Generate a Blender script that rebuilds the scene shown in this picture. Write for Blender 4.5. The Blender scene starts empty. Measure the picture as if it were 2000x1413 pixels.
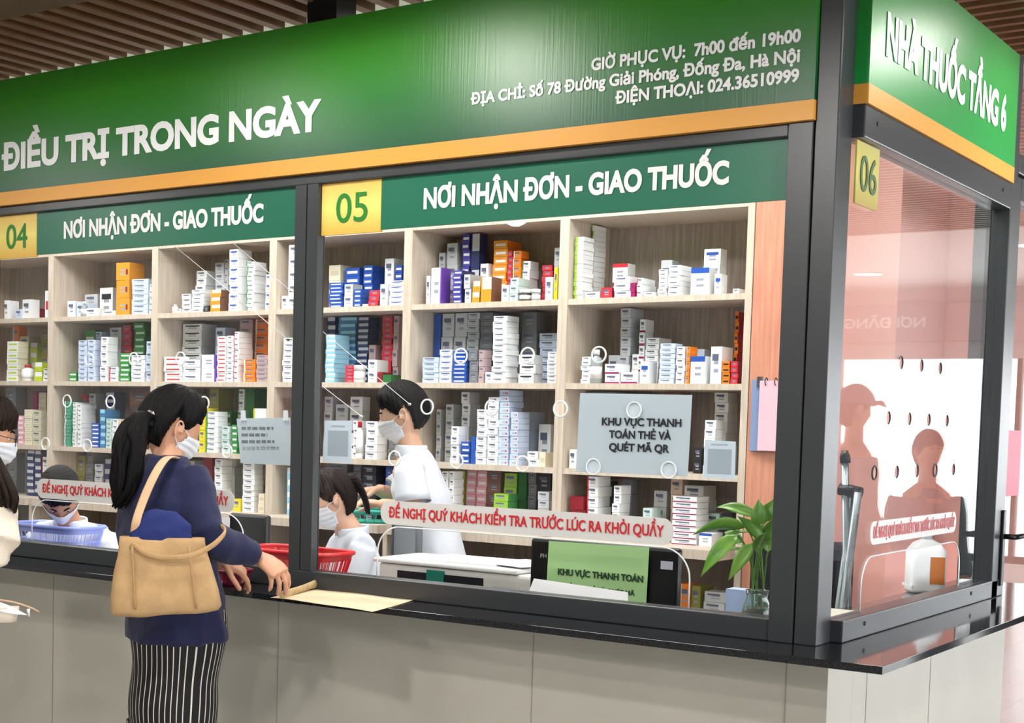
import bpy, bmesh, math, random
from mathutils import Vector, Matrix, noise
from mathutils.geometry import delaunay_2d_cdt
from math import sin, cos, pi, radians, sqrt

SC = bpy.context.scene
COL = SC.collection
# ------------------------------------------------------------------ camera
IMG_W, IMG_H = 2000, 1413
FPX, PPX, PPY = 2882.83, 737.14, 1010.95
YAW, PITCH, ROLL = -0.644433, -0.065310, 0.023388
CAM = Vector((1.456, -4.0, 1.5))
_F = Vector((sin(YAW)*cos(PITCH), cos(YAW)*cos(PITCH), sin(PITCH)))
_R = Vector((cos(YAW), -sin(YAW), 0)); _U = _R.cross(_F)
AR = _R*cos(ROLL) + _U*sin(ROLL)
AU = -_R*sin(ROLL) + _U*cos(ROLL)
camd = bpy.data.cameras.new('camera'); cam = bpy.data.objects.new('camera', camd); COL.objects.link(cam)
camd.sensor_width = 36; camd.sensor_fit = 'HORIZONTAL'; camd.lens = FPX/IMG_W*36
camd.shift_x = (IMG_W/2-PPX)/IMG_W; camd.shift_y = (PPY-IMG_H/2)/IMG_W
camd.clip_end = 200
M = Matrix((AR, AU, -_F)).transposed().to_4x4(); M.translation = CAM; cam.matrix_world = M
SC.camera = cam
def ray(px, py): return AR*((px-PPX)/FPX) - AU*((py-PPY)/FPX) + _F
def aty(px, py, y): d = ray(px, py); return CAM + d*((y-CAM.y)/d.y)
def atx(px, py, x): d = ray(px, py); return CAM + d*((x-CAM.x)/d.x)
def atz(px, py, z): d = ray(px, py); return CAM + d*((z-CAM.z)/d.z)
def att(px, py, t): return CAM + ray(px, py)*t
# ------------------------------------------------------------------ view, world
SC.view_settings.view_transform = 'Standard'; SC.view_settings.look = 'None'
SC.view_settings.exposure = 0.0; SC.view_settings.gamma = 1
SC.cycles.transparent_max_bounces = 24
SC.cycles.max_bounces = 8
world = bpy.data.worlds.new('world'); SC.world = world; world.use_nodes = True
world.node_tree.nodes['Background'].inputs[0].default_value = (.93, .97, 1, 1)
world.node_tree.nodes['Background'].inputs[1].default_value = 1.0
def lamp(name, kind, loc, energy, color=(1, 1, 1), rot=(0, 0, 0), **kw):
    l = bpy.data.lights.new(name, kind); l.energy = energy; l.color = color
    for k, v in kw.items(): setattr(l, k, v)
    o = bpy.data.objects.new(name, l); COL.objects.link(o); o.location = loc; o.rotation_euler = rot; return o
# counter-room ceiling lighting (three big diffusers above the pharmacy) and hall light
for i, x in enumerate((-4.9, -3.3, -1.7, -.45)):
    lamp('pharmacy_ceiling_light', 'AREA', (x, .95, 2.93), 38 if i < 3 else 26, (1, .99, .97), shape='RECTANGLE', size=1.1 if i < 3 else .6, size_y=.8)
HALL_LAMPS = [(-5.1, -2.0), (-2.86, -1.2), (-1.57, -.95), (-.8, -2.3), (.5, 1.43), (1.9, -.9), (2.1, -3.1), (-3.9, -4.6), (-1.2, -4.6), (1.2, -5.6)]
for x, y in HALL_LAMPS:
    lamp('downlight_beam', 'SPOT', (x, y, 2.925), {-2.86: 34, -1.57: 66, .5: 24}.get(x, 140), (1, .97, .92), shadow_soft_size=.09, spot_size=radians(176), spot_blend=.35)

# ------------------------------------------------------------------ materials
def lin(c):
    return tuple((x/12.92 if x <= .04045 else ((x+.055)/1.055)**2.4) for x in (v/255 for v in c[:3])) + (1,)
MATS = {}
def mat(name, col=(200, 200, 200), rough=.5, metal=0, spec=.5, emit=0, bump=0, bscale=60, noise_amt=0, nscale=8, stretch=(1, 1, 1), trans=0, ior=1.45, sheen=0, coat=0, col2=None):
    if name in MATS: return MATS[name]
    m = bpy.data.materials.new(name); m.use_nodes = True; nt = m.node_tree; b = nt.nodes['Principled BSDF']
    b.inputs['Base Color'].default_value = lin(col); b.inputs['Roughness'].default_value = rough
    b.inputs['Metallic'].default_value = metal; b.inputs['Specular IOR Level'].default_value = spec
    b.inputs['IOR'].default_value = ior; b.inputs['Transmission Weight'].default_value = trans
    b.inputs['Sheen Weight'].default_value = sheen; b.inputs['Coat Weight'].default_value = coat
    if emit: b.inputs['Emission Color'].default_value = lin(col); b.inputs['Emission Strength'].default_value = emit
    m.diffuse_color = lin(col)
    if noise_amt or bump or col2:
        tc = nt.nodes.new('ShaderNodeTexCoord'); mp = nt.nodes.new('ShaderNodeMapping'); mp.inputs['Scale'].default_value = stretch
        nt.links.new(tc.outputs['Object'], mp.inputs['Vector'])
        if noise_amt or col2:
            n = nt.nodes.new('ShaderNodeTexNoise'); n.inputs['Scale'].default_value = nscale; n.inputs['Detail'].default_value = 6
            nt.links.new(mp.outputs[0], n.inputs['Vector'])
            mx = nt.nodes.new('ShaderNodeMix'); mx.data_type = 'RGBA'
            mx.inputs['A'].default_value = lin(col)
            c2 = col2 or tuple(max(0, v*(1-noise_amt)) for v in col)
            mx.inputs['B'].default_value = lin(c2)
            rp = nt.nodes.new('ShaderNodeMapRange'); rp.inputs['From Min'].default_value = .35; rp.inputs['From Max'].default_value = .65
            nt.links.new(n.outputs['Fac'], rp.inputs['Value']); nt.links.new(rp.outputs[0], mx.inputs['Factor'])
            nt.links.new(mx.outputs['Result'], b.inputs['Base Color'])
        if bump:
            n2 = nt.nodes.new('ShaderNodeTexNoise'); n2.inputs['Scale'].default_value = bscale; n2.inputs['Detail'].default_value = 4
            nt.links.new(mp.outputs[0], n2.inputs['Vector'])
            bp = nt.nodes.new('ShaderNodeBump'); bp.inputs['Strength'].default_value = bump; bp.inputs['Distance'].default_value = .01
            nt.links.new(n2.outputs['Fac'], bp.inputs['Height']); nt.links.new(bp.outputs[0], b.inputs['Normal'])
    MATS[name] = m; return m
def gradmat(name, stops, z0, z1, axis='Z', rough=.35, spec=.5, brush=0, curve=None):
    """printed colour gradient between two heights (object space equals world space for these)"""
    m = mat(name, stops[0][1], rough, spec=spec); nt = m.node_tree; b = nt.nodes['Principled BSDF']
    tc = nt.nodes.new('ShaderNodeTexCoord'); sp = nt.nodes.new('ShaderNodeSeparateXYZ'); nt.links.new(tc.outputs['Object'], sp.inputs[0])
    mr = nt.nodes.new('ShaderNodeMapRange'); mr.inputs['From Min'].default_value = z0; mr.inputs['From Max'].default_value = z1
    nt.links.new(sp.outputs[axis], mr.inputs['Value'])
    cr = nt.nodes.new('ShaderNodeValToRGB'); nt.links.new(mr.outputs[0], cr.inputs[0])
    e = cr.color_ramp.elements
    while len(e) < len(stops): e.new(.5)
    for i, (p, c) in enumerate(stops): e[i].position = p; e[i].color = lin(c)
    nt.links.new(cr.outputs[0], b.inputs['Base Color'])
    if brush:
        mp = nt.nodes.new('ShaderNodeMapping'); mp.inputs['Scale'].default_value = (1, 1, .02); nt.links.new(tc.outputs['Object'], mp.inputs[0])
        n = nt.nodes.new('ShaderNodeTexNoise'); n.inputs['Scale'].default_value = 160; nt.links.new(mp.outputs[0], n.inputs['Vector'])
        bp = nt.nodes.new('ShaderNodeBump'); bp.inputs['Strength'].default_value = brush; bp.inputs['Distance'].default_value = .002
        nt.links.new(n.outputs['Fac'], bp.inputs['Height']); nt.links.new(bp.outputs[0], b.inputs['Normal'])
    return m
def glassmat(name, tint=(1, 1, 1), ior=1.5, haze=0):
    m = bpy.data.materials.new(name); m.use_nodes = True; nt = m.node_tree; nt.nodes.clear()
    out = nt.nodes.new('ShaderNodeOutputMaterial'); mix = nt.nodes.new('ShaderNodeMixShader'); fr = nt.nodes.new('ShaderNodeFresnel')
    # the pane is thin: the same reflectance from either side of each face
    ge = nt.nodes.new('ShaderNodeNewGeometry'); mi = nt.nodes.new('ShaderNodeMix'); mi.data_type = 'FLOAT'
    mi.inputs['A'].default_value = ior; mi.inputs['B'].default_value = 1/ior
    nt.links.new(ge.outputs['Backfacing'], mi.inputs['Factor']); nt.links.new(mi.outputs['Result'], fr.inputs[0])
    t = nt.nodes.new('ShaderNodeBsdfTransparent'); t.inputs[0].default_value = tint + (1,)
    g = nt.nodes.new('ShaderNodeBsdfGlossy'); g.inputs['Roughness'].default_value = 0.0
    nt.links.new(fr.outputs[0], mix.inputs[0]); nt.links.new(t.outputs[0], mix.inputs[1]); nt.links.new(g.outputs[0], mix.inputs[2])
    nt.links.new(mix.outputs[0], out.inputs[0]); MATS[name] = m; return m
# ------------------------------------------------------------------ mesh helpers
def tag(o, label=None, cat=None, group=None, kind=None):
    if label: o['label'] = label
    if cat: o['category'] = cat
    if group: o['group'] = group
    if kind: o['kind'] = kind
    return o
def obj(name, bm, m=None, parent=None, smooth=False, label=None, cat=None, group=None, kind=None, bevel=0, loc=None):
    me = bpy.data.meshes.new(name)
    if isinstance(bm, bmesh.types.BMesh): bm.to_mesh(me); bm.free()
    else: me = bm
    if m is not None:
        for x in (m if isinstance(m, (list, tuple)) else [m]): me.materials.append(x)
    if smooth:
        for p in me.polygons: p.use_smooth = True
    o = bpy.data.objects.new(name, me); COL.objects.link(o)
    if loc: o.location = loc
    if parent: o.parent = parent
    if bevel:
        b = o.modifiers.new('bevel', 'BEVEL'); b.width = bevel; b.segments = 2; b.limit_method = 'ANGLE'; b.angle_limit = radians(40)
    return tag(o, label, cat, group, kind)
def empty(name, loc=(0, 0, 0), label=None, cat=None, group=None, kind=None, rz=0):
    o = bpy.data.objects.new(name, None); COL.objects.link(o); o.location = loc; o.rotation_euler = (0, 0, rz); o.empty_display_size = .1
    return tag(o, label, cat, group, kind)
def B(): return bmesh.new()
def box(bm, x0, x1, y0, y1, z0, z1, mi=0, mtx=None):
    vs = [bm.verts.new(v) for v in ((x0, y0, z0), (x1, y0, z0), (x1, y1, z0), (x0, y1, z0), (x0, y0, z1), (x1, y0, z1), (x1, y1, z1), (x0, y1, z1))]
    for f in ((0, 3, 2, 1), (4, 5, 6, 7), (0, 1, 5, 4), (1, 2, 6, 5), (2, 3, 7, 6), (3, 0, 4, 7)):
        bm.faces.new([vs[i] for i in f]).material_index = mi
    if mtx: bmesh.ops.transform(bm, matrix=mtx, verts=vs)
    return vs
def bx(*a): bm = B(); box(bm, *a); return bm
def frame_axes(t, hint):
    t = t.normalized(); x = hint - t*hint.dot(t)
    if x.length < 1e-5: x = t.orthogonal()
    x.normalize(); y = t.cross(x); return x, y
def tube(bm, pts, radii, seg=16, hint=Vector((1, 0, 0)), mi=0, cap=True, close=False, power=2.0, uv=None, hints=None):
    """loft elliptical rings along pts; radii: number or (a,b) - a along the hint axis"""
    pts = [Vector(p) for p in pts]; n = len(pts); rings = []
    for i, p in enumerate(pts):
        if close: t = pts[(i+1) % n]-pts[i-1]
        else: t = pts[min(i+1, n-1)]-pts[max(i-1, 0)]
        h = hints[i] if hints else hint
        x, y = frame_axes(t, Vector(h)); r = radii[i] if isinstance(radii, (list,)) else radii
        a, b = r if isinstance(r, (tuple,)) else (r, r)
        ring = []
        for k in range(seg):
            c, s = cos(2*pi*k/seg), sin(2*pi*k/seg)
            if power != 2.0:
                c = math.copysign(abs(c)**(2/power), c); s = math.copysign(abs(s)**(2/power), s)
            ring.append(bm.verts.new(p + x*a*c + y*b*s))
        rings.append(ring)
    uvl = bm.loops.layers.uv.verify() if uv else None
    for i in range(n if close else n-1):
        A, Bq = rings[i], rings[(i+1) % n]
        for k in range(seg):
            f = bm.faces.new((A[k], A[(k+1) % seg], Bq[(k+1) % seg], Bq[k])); f.material_index = mi; f.smooth = True
            if uv:
                us = (k, k+1, k+1, k); vv = (i, i, i+1, i+1)
                for l, u_, v_ in zip(f.loops, us, vv): l[uvl].uv = (u_/seg, v_/(n-1))
    if cap and not close:
        for ring, rev in ((rings[0], True), (rings[-1], False)):
            f = bm.faces.new(list(reversed(ring)) if rev else ring); f.material_index = mi
    return rings
def lathe(bm, prof, seg=24, c=(0, 0, 0), mi=0, caps=True):
    c = Vector(c); rings = [[bm.verts.new(c+Vector((r*cos(2*pi*k/seg), r*sin(2*pi*k/seg), z))) for k in range(seg)] for r, z in prof]
    for A, Bq in zip(rings, rings[1:]):
        for k in range(seg):
            f = bm.faces.new((A[k], A[(k+1) % seg], Bq[(k+1) % seg], Bq[k])); f.smooth = True; f.material_index = mi
    for ring, rev in (((rings[0], True), (rings[-1], False)) if caps else ()):
        f = bm.faces.new(list(reversed(ring)) if rev else ring); f.material_index = mi
def smooth_curve(pts, n=8):
    """Catmull-Rom through pts"""
    P = [Vector(p) for p in pts]; out = []
    for i in range(len(P)-1):
        p0, p1, p2, p3 = P[max(i-1, 0)], P[i], P[i+1], P[min(i+2, len(P)-1)]
        for k in range(n):
            t = k/n
            out.append(.5*((2*p1)+(p2-p0)*t+(2*p0-5*p1+4*p2-p3)*t*t+(3*p1-p0-3*p2+p3)*t**3))
    out.append(P[-1]); return out
def remesh(bm, voxel, smooth=3, name='tmp'):
    """fuse overlapping closed lofts into one continuous skin; returns a Mesh"""
    me = bpy.data.meshes.new(name); bmesh.ops.recalc_face_normals(bm, faces=bm.faces); bm.to_mesh(me); bm.free()
    o = bpy.data.objects.new(name, me); COL.objects.link(o)
    r = o.modifiers.new('r', 'REMESH'); r.mode = 'VOXEL'; r.voxel_size = voxel; r.use_smooth_shade = True
    if smooth:
        s = o.modifiers.new('s', 'SMOOTH'); s.factor = .5; s.iterations = smooth
    bpy.context.view_layer.update()
    dg = bpy.context.evaluated_depsgraph_get(); me2 = bpy.data.meshes.new_from_object(o.evaluated_get(dg))
    bpy.data.objects.remove(o); me2.name = name
    for p in me2.polygons: p.use_smooth = True
    return me2
def wrinkle(me, amp, freq, stretch=(1, 1, 1), seed=0):
    for v in me.vertices:
        c = v.co; q = Vector((c.x*stretch[0], c.y*stretch[1], c.z*stretch[2]))*freq + Vector((seed, seed*2, 0))
        n = noise.noise(q); n2 = noise.noise(q*2.3)
        v.co = c + v.normal*amp*((1-abs(n)*2.4)*.6 + n2*.4)
    return me
# ------------------------------------------------------------------ lettering
def _contours(s):
    c = bpy.data.curves.new('t', 'FONT'); c.body = s; c.size = 1; c.resolution_u = 3
    o = bpy.data.objects.new('t', c); COL.objects.link(o); bpy.context.view_layer.update()
    cu = o.to_curve(bpy.context.evaluated_depsgraph_get()); out = []
    for sp in cu.splines:
        bp = sp.bezier_points; n = len(bp)
        if n < 2: continue
        poly = []
        for i in range(n):
            a, b = bp[i], bp[(i+1) % n]; p0, p1, p2, p3 = a.co.xy, a.handle_right.xy, b.handle_left.xy, b.co.xy
            straight = abs((p1-p0).cross(p3-p0)) + abs((p2-p0).cross(p3-p0)) < 1e-5
            for k in range(1 if straight else 4):
                t = k/4; u = 1-t
                poly.append(p0*u**3 + p1*3*u*u*t + p2*3*u*t*t + p3*t**3)
        q = []
        for p in poly:
            if not q or (p-q[-1]).length > 1e-4: q.append(p)
        if len(q) > 2 and (q[0]-q[-1]).length < 1e-4: q.pop()
        if len(q) > 2: out.append(q)
    o.to_curve_clear(); bpy.data.objects.remove(o); return out
def _area(p): return sum(p[i-1].cross(p[i]) for i in range(len(p)))/2
def _inside(pt, poly):
    w = 0
    for i in range(len(poly)):
        a, b = poly[i-1], poly[i]
        if a.y <= pt.y:
            if b.y > pt.y and (b-a).cross(pt-a) > 0: w += 1
        elif b.y <= pt.y and (b-a).cross(pt-a) < 0: w -= 1
    return w
def text_geo(s, bold=0):
    cs = _contours(s); boxes = [(min(p.x for p in c), max(p.x for p in c), min(p.y for p in c), max(p.y for p in c)) for c in cs]
    res = []
    for i, c in enumerate(cs):
        hole = any(j != i and boxes[j][0] <= boxes[i][0] and boxes[j][1] >= boxes[i][1] and boxes[j][2] <= boxes[i][2] and boxes[j][3] >= boxes[i][3]
                   and all(_inside(p, cs[j]) for p in c) for j in range(len(cs)))
        a = _area(c)
        if (a < 0) != hole: c = list(reversed(c))
        if bold:
            n = len(c); d = []
            for k in range(n):
                e1 = (c[k]-c[k-1]).normalized(); e2 = (c[(k+1) % n]-c[k]).normalized()
                n1 = Vector((e1.y, -e1.x)); n2 = Vector((e2.y, -e2.x)); m = n1+n2
                if m.length < 1e-3: m = n1
                m.normalize(); d.append(c[k] + m*bold/max(.55, m.dot(n1)))
            c = d
        res.append(c)
    verts, faces = [], []
    order = sorted(range(len(res)), key=lambda i: min(p.x for p in res[i])); clusters = []
    for i in order:
        x0 = min(p.x for p in res[i]); x1 = max(p.x for p in res[i])
        if clusters and x0 < clusters[-1][1]: clusters[-1][0].append(i); clusters[-1][1] = max(clusters[-1][1], x1)
        else: clusters.append([[i], x1])
    for ids, _ in clusters:
        vs, ed = [], []
        for i in ids:
            o = len(vs); n = len(res[i]); vs += res[i]; ed += [(o+k, o+(k+1) % n) for k in range(n)]
        V, E_, Fc, *_r = delaunay_2d_cdt(vs, ed, [], 0, 1e-5)
        off = len(verts); verts += V
        for f in Fc:
            ctr = sum((V[k] for k in f), Vector((0, 0)))/len(f)
            if sum(_inside(ctr, res[i]) for i in ids) > 0:
                faces.append([off+k for k in f])
    return verts, faces
_capH = []
def lettering(s, p0, p1, caph, plane='Y', off=0.0015, thick=.0012, bold=.02, color=None, parent=None, name='lettering', tilt=0, label=None, m=None):
    """fit the line s between p0 and p1 (world points on its baseline) with capital height caph"""
    if not _capH:
        v, f = text_geo('H', 0); _capH.append(max(p.y for p in v)-min(p.y for p in v))
    verts, faces = text_geo(s, bold)
    x0 = min(p.x for p in verts); x1 = max(p.x for p in verts)
    p0, p1 = Vector(p0), Vector(p1); ux = (p1-p0).normalized(); sx = (p1-p0).length/(x1-x0); sy = caph/(_capH[0]+2*bold)
    nrm = Vector((0, -1, 0)) if plane == 'Y' else (Vector((1, 0, 0)) if plane == 'X' else Vector(plane))
    up = nrm.cross(ux); bm = B()
    vv = [bm.verts.new(p0 + ux*(p.x-x0)*sx + up*(p.y+bold)*sy + nrm*(off+thick)) for p in verts]
    fs = []
    for f in faces:
        try: fs.append(bm.faces.new([vv[i] for i in f]))
        except ValueError: pass
    for v in [v for v in bm.verts if not v.link_faces]: bm.verts.remove(v)
    r = bmesh.ops.extrude_face_region(bm, geom=fs)
    bmesh.ops.translate(bm, verts=[g for g in r['geom'] if isinstance(g, bmesh.types.BMVert)], vec=-nrm*thick)
    bmesh.ops.recalc_face_normals(bm, faces=bm.faces)
    return obj(name, bm, m or color, parent, label=label)
# ------------------------------------------------------------------ palette
FR = mat('frame_grey', (52, 55, 58), .32, spec=.6, bump=.04, bscale=300)
FRD = mat('frame_seam', (22, 23, 24), .6)
GRAN = mat('granite', (16, 17, 19), .07, spec=.6, noise_amt=0, col2=(40, 42, 46), nscale=180)
WALLP = mat('counter_panel', (190, 187, 176), .45, bump=.03, bscale=20, noise_amt=.03, nscale=3)
WOODL = mat('pale_oak_laminate', (214, 200, 184), .5, col2=(196, 180, 164), nscale=5, stretch=(14, 14, 1), bump=.03, bscale=40)
WOODB = mat('grey_oak_back', (186, 174, 164), .55, col2=(160, 148, 140), nscale=4, stretch=(22, 22, 1))
WOODR = mat('red_oak_panel', (214, 150, 124), .5, col2=(196, 130, 106), nscale=5, stretch=(16, 16, .8))
PINK = mat('pink_paint', (238, 182, 172), .6)
WHITEW = mat('white_plaster', (240, 240, 238), .7)
SLAT = mat('slat_wood', (112, 76, 50), .5, col2=(104, 68, 42), nscale=6, stretch=(3, 3, 3))
SLATD = mat('ceiling_void', (48, 32, 24), .8)
GLASS = glassmat('window_glass', (.985, .99, .99), 1.5)
ACR = mat('cut_glass_edge', (235, 240, 240), .12, spec=.9)
BLKSTEEL = mat('black_metal', (18, 18, 20), .35, spec=.6)
CHROME = mat('chrome', (215, 218, 220), .15, metal=1)
WHT = mat('white_vinyl', (238, 240, 240), .4)
def S(name, bm, m, **k): return obj(name, bm, m, kind='structure', **k)
# ------------------------------------------------------------------ setting
def floor_mat():
    m = mat('floor_tile', (190, 186, 178), .22); nt = m.node_tree; b = nt.nodes['Principled BSDF']
    tc = nt.nodes.new('ShaderNodeTexCoord'); br = nt.nodes.new('ShaderNodeTexBrick'); br.offset = 0
    br.inputs['Scale'].default_value = 1; br.inputs['Brick Width'].default_value = .6; br.inputs['Row Height'].default_value = .6; br.inputs['Mortar Size'].default_value = .004
    br.inputs['Color1'].default_value = lin((196, 192, 184)); br.inputs['Color2'].default_value = lin((188, 184, 176)); br.inputs['Mortar'].default_value = lin((120, 116, 110))
    nt.links.new(tc.outputs['Object'], br.inputs[0]); nt.links.new(br.outputs[0], b.inputs[0]); return m
S('floor', bx(-9, 9, -13, 11.3, -.1, 0), floor_mat())
# slatted ceiling: booth-side border runs at y=.25 in front, x=-.08 on the right
ZS = 2.95
bm = B()
x = -8.7
while x < 4.0:
    box(bm, x, x+.042, -12, .25 if x < -.1 else -.2, ZS, ZS+.055); x += .1055
y = -.15
while y < 6.9:
    box(bm, -.08 if y > .2 else -.02, 7.5, y, y+.03, ZS, ZS+.05); y += .095
S('ceiling', bm, SLAT)
S('trim_1', bx(-8.7, -.13, -.75, -.43, ZS-.012, ZS+.06), mat('dark_batten', (84, 54, 38), .5))
bm = B(); box(bm, -9, 9, -13, .27, 3.06, 3.1); box(bm, -.06, 9, .27, 7.0, 3.06, 3.1); S('ceiling_void_panel', bm, SLATD)
bm = B(); box(bm, -9, -.06, .27, 3.2, 2.985, 3.1); S('ceiling_over_pharmacy', bm, WHITEW)
bm = B(); box(bm, 0, 9, 6.95, 11.3, 2.95, 3.1); S('ceiling_far_hall', bm, WHITEW)
bm = B(); box(bm, .25, 9, 11.2, 11.3, 2.25, 2.96); S('wall_far', bm, mat('bulkhead', (196, 186, 184), .6))
# far glazed wall with daylight outside
wn = S('window_4', bx(.25, 9, 11.22, 11.28, .25, .32), FR)
bm = B()
for x in (.25, 2.2, 3.98, 5.8, 7.6, 8.95): box(bm, x, x+.06, 11.2, 11.3, .32, 2.25)
obj('window_frame', bm, FR, wn)
obj('pane', bx(.3, 8.95, 11.25, 11.256, .32, 2.25), GLASS, wn)
S('wall_far_base', bx(.25, 9, 11.2, 11.3, 0, .25), WHITEW)
sky = mat('daylight_sky', (250, 253, 255), emit=4.5)
S('sky', bx(-2, 13, 13.2, 13.25, -1, 5), sky)
bm = B(); box(bm, 9, 9.1, -13, 11.3, 0, .7); box(bm, 9, 9.1, -13, 11.3, 2.75, 3.1); box(bm, 9, 9.1, -13, -7, .7, 2.75); box(bm, 9, 9.1, 9, 11.3, .7, 2.75); S('wall_right', bm, WHITEW)
bm = B()
for y in range(-7, 10, 2): box(bm, 9.02, 9.08, y-.03, y+.03, .7, 2.75)
S('window_7', bm, FR)  # unseen window band, added so fill light reaches the side frames
S('side_fill_sheet', bx(11, 11.05, -12, 13, -1, 6), mat('side_fill_glow', (248, 251, 255), emit=8))  # glowing sheet added out of view to brighten faces turned to the right
S('wall_behind', bx(-9, 9, -13.1, -13, 0, 3.1), mat('hall_wall', (170, 160, 152), .7))
S('wall_left', bx(-9.1, -9, -13, 4.0, 0, 3.1), WHITEW)
S('wall_side_far', bx(-.05, 0.0, 2.75, 11.2, 0, 2.95), mat('side_wall', (226, 214, 206), .6))
# pharmacy room shell
S('wall_back', bx(-9, -1.0, 2.2, 2.3, 0, 3.0), WHITEW)
S('wall_pink', bx(-1.0, 0, 2.8, 2.9, 0, 3.0), PINK)
S('wall_pink_pillar', bx(-.99, -.52, 2.14, 2.795, 0, 3.0), PINK)
S('wall_wood_panel', bx(-1.0, -.857, 1.8, 2.12, 0, 2.9), WOODR)
S('wall_pink_return', bx(-.852, -.80, 1.86, 2.13, 0, 2.9), PINK)
# ------------------------------------------------------------------ service counter
CW = .04
bm = B()
box(bm, -7, CW, -CW, .16, 0, .884); box(bm, -.16, CW, .161, 1.82, 0, .884)
S('wall_counter', bm, WALLP)
bm = B()
for x in (-4.35, -3.15, -1.95, -.9, -.08): box(bm, x, x+.004, -CW-.0012, -CW+.01, .02, .87)
for y in (.28, .9): box(bm, CW-.01, CW+.0012, y, y+.004, .02, .87)
S('trim_2', bm, mat('panel_joint', (150, 150, 142), .6))
bm = B()
vs = [(-7, -.25), (.254, -.25), (.254, 2.3), (-.26, 2.3), (-.26, .24), (-7, .24)]
lo = [bm.verts.new((x, y, .885)) for x, y in vs]; hi = [bm.verts.new((x, y, .906)) for x, y in vs]
bm.faces.new(list(reversed(lo))); bm.faces.new(hi)
for i in range(6): j = (i+1) % 6; bm.faces.new((lo[i], lo[j], hi[j], hi[i]))
obj('stone_countertop', bm, GRAN, label='polished black granite countertop running along the counter and round its corner', cat='countertop', bevel=.0012)
bm = B(); box(bm, -7, -.27, .25, .66, .735, .76); box(bm, -7, -6.95, .25, .66, 0, .735); box(bm, -.32, -.27, .25, .66, 0, .735)
obj('staff_desk', bm, mat('desk_white', (222, 222, 222), .4), label='long pale staff desk behind the service windows', cat='desk')
# ------------------------------------------------------------------ window frames
ZB, ZT, ZR0 = .97, 2.309, .906
def rail(bm, a): box(bm, *a)
bm = B(); box(bm, -7, -.14, -.03, .04, ZR0, ZB); S('trim_3', bm, FR, bevel=.004)
bm = B(); box(bm, -7, -.14, -.03, .04, 2.309, 2.345); S('trim_4', bm, FR, bevel=.004)
bm = B(); box(bm, -1.915, -1.865, -.032, .008, ZB, 2.309); box(bm, -1.860, -1.812, -.032, .008, ZB, 2.309); box(bm, -1.866, -1.859, -.02, .004, ZB, 2.309, 1); S('trim_5', bm, [FR, FRD])
bm = B(); box(bm, -3.665, -3.61, -.032, .008, ZB, 2.309); box(bm, -3.605, -3.555, -.032, .008, ZB, 2.309); box(bm, -3.611, -3.604, -.02, .004, ZB, 2.309, 1); S('trim_6', bm, [FR, FRD])
bm = B(); box(bm, -.14, -.068, -.035, .06, ZR0, 2.345); box(bm, -.063, .0, -.035, .075, ZR0, 2.86); box(bm, -.07, -.06, -.025, .05, ZR0, 2.345, 1); S('trim_7', bm, [FR, FRD], bevel=.003)
FRS = FR
bm = B(); box(bm, -.03, .035, .0755, 1.78, ZR0, ZB); S('trim_8', bm, FRS, bevel=.004)
bm = B(); box(bm, -.03, .035, .0755, 1.62, 2.309, 2.40); S('trim_9', bm, FRS, bevel=.004)
bm = B(); box(bm, -.03, .035, 1.6205, 1.70, ZR0, 2.86); box(bm, -.09, -.031, 1.6205, 1.70, ZR0, 2.35); S('trim_10', bm, FRS, bevel=.004)
bm = B()
for y, z in ((.17, 2.355), (1.5, 2.355), (.25, .94), (1.35, .94)):
    box(bm, .0351, .037, y, y+.012, z, z+.012)
S('trim_11', bm, FRD)
# strut from post up to the ceiling
S('trim_12', bx(-1.93, -1.80, .03, .14, 2.852, 3.0), BLKSTEEL)
# ------------------------------------------------------------------ glazed panes with talk holes and serving cut-outs
def pane_mesh(u0, u1, z0, z1, holes, r, arch, thick, mk):
    """pane in (u,z); mk(u,z,t) -> world"""
    outer = []
    a0, a1, az, ar = arch
    outer = [(u0, z0), (a0, z0)]
    for k in range(9): t = pi - (pi/2)*k/8; outer.append((a0+ar+ar*cos(t), az-ar+ar*sin(t)))
    for k in range(9): t = pi/2 - (pi/2)*k/8; outer.append((a1-ar+ar*cos(t), az-ar+ar*sin(t)))
    outer += [(a1, z0), (u1, z0), (u1, z1), (u0, z1)]
    polys = [outer]+[[(u+r*cos(2*pi*k/20), z+r*sin(2*pi*k/20)) for k in range(20)] for u, z in holes]
    vs, ed = [], []
    for p in polys:
        o = len(vs); vs += [Vector(q) for q in p]; ed += [(o+i, o+(i+1) % len(p)) for i in range(len(p))]
    V, E_, Fc, *_r = delaunay_2d_cdt(vs, ed, [], 0, 1e-5)
    bm = B(); vv = [bm.verts.new(mk(p.x, p.y, 0)) for p in V]; fs = []
    O = [Vector(q) for q in outer]
    for f in Fc:
        c = sum((V[k] for k in f), Vector((0, 0)))/len(f)
        if not _inside(c, O): continue
        if any((c-Vector(h)).length < r*.999 for h in holes): continue
        fs.append(bm.faces.new([vv[k] for k in f]))
    rr = bmesh.ops.extrude_face_region(bm, geom=fs)
    d = Vector(mk(0, 0, thick))-Vector(mk(0, 0, 0))
    bmesh.ops.translate(bm, verts=[g for g in rr['geom'] if isinstance(g, bmesh.types.BMVert)], vec=d)
    for v in [v for v in bm.verts if not v.link_faces]: bm.verts.remove(v)
    bmesh.ops.recalc_face_normals(bm, faces=bm.faces)
    return bm
def rims(holes, r, mk, nrm):
    bm = B()
    for u, z in holes:
        c = [Vector(mk(u+r*cos(2*pi*k/24), z+r*sin(2*pi*k/24), .003)) for k in range(24)]
        tube(bm, c, .0030, seg=6, hint=Vector(nrm), close=True)
    return bm
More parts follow.
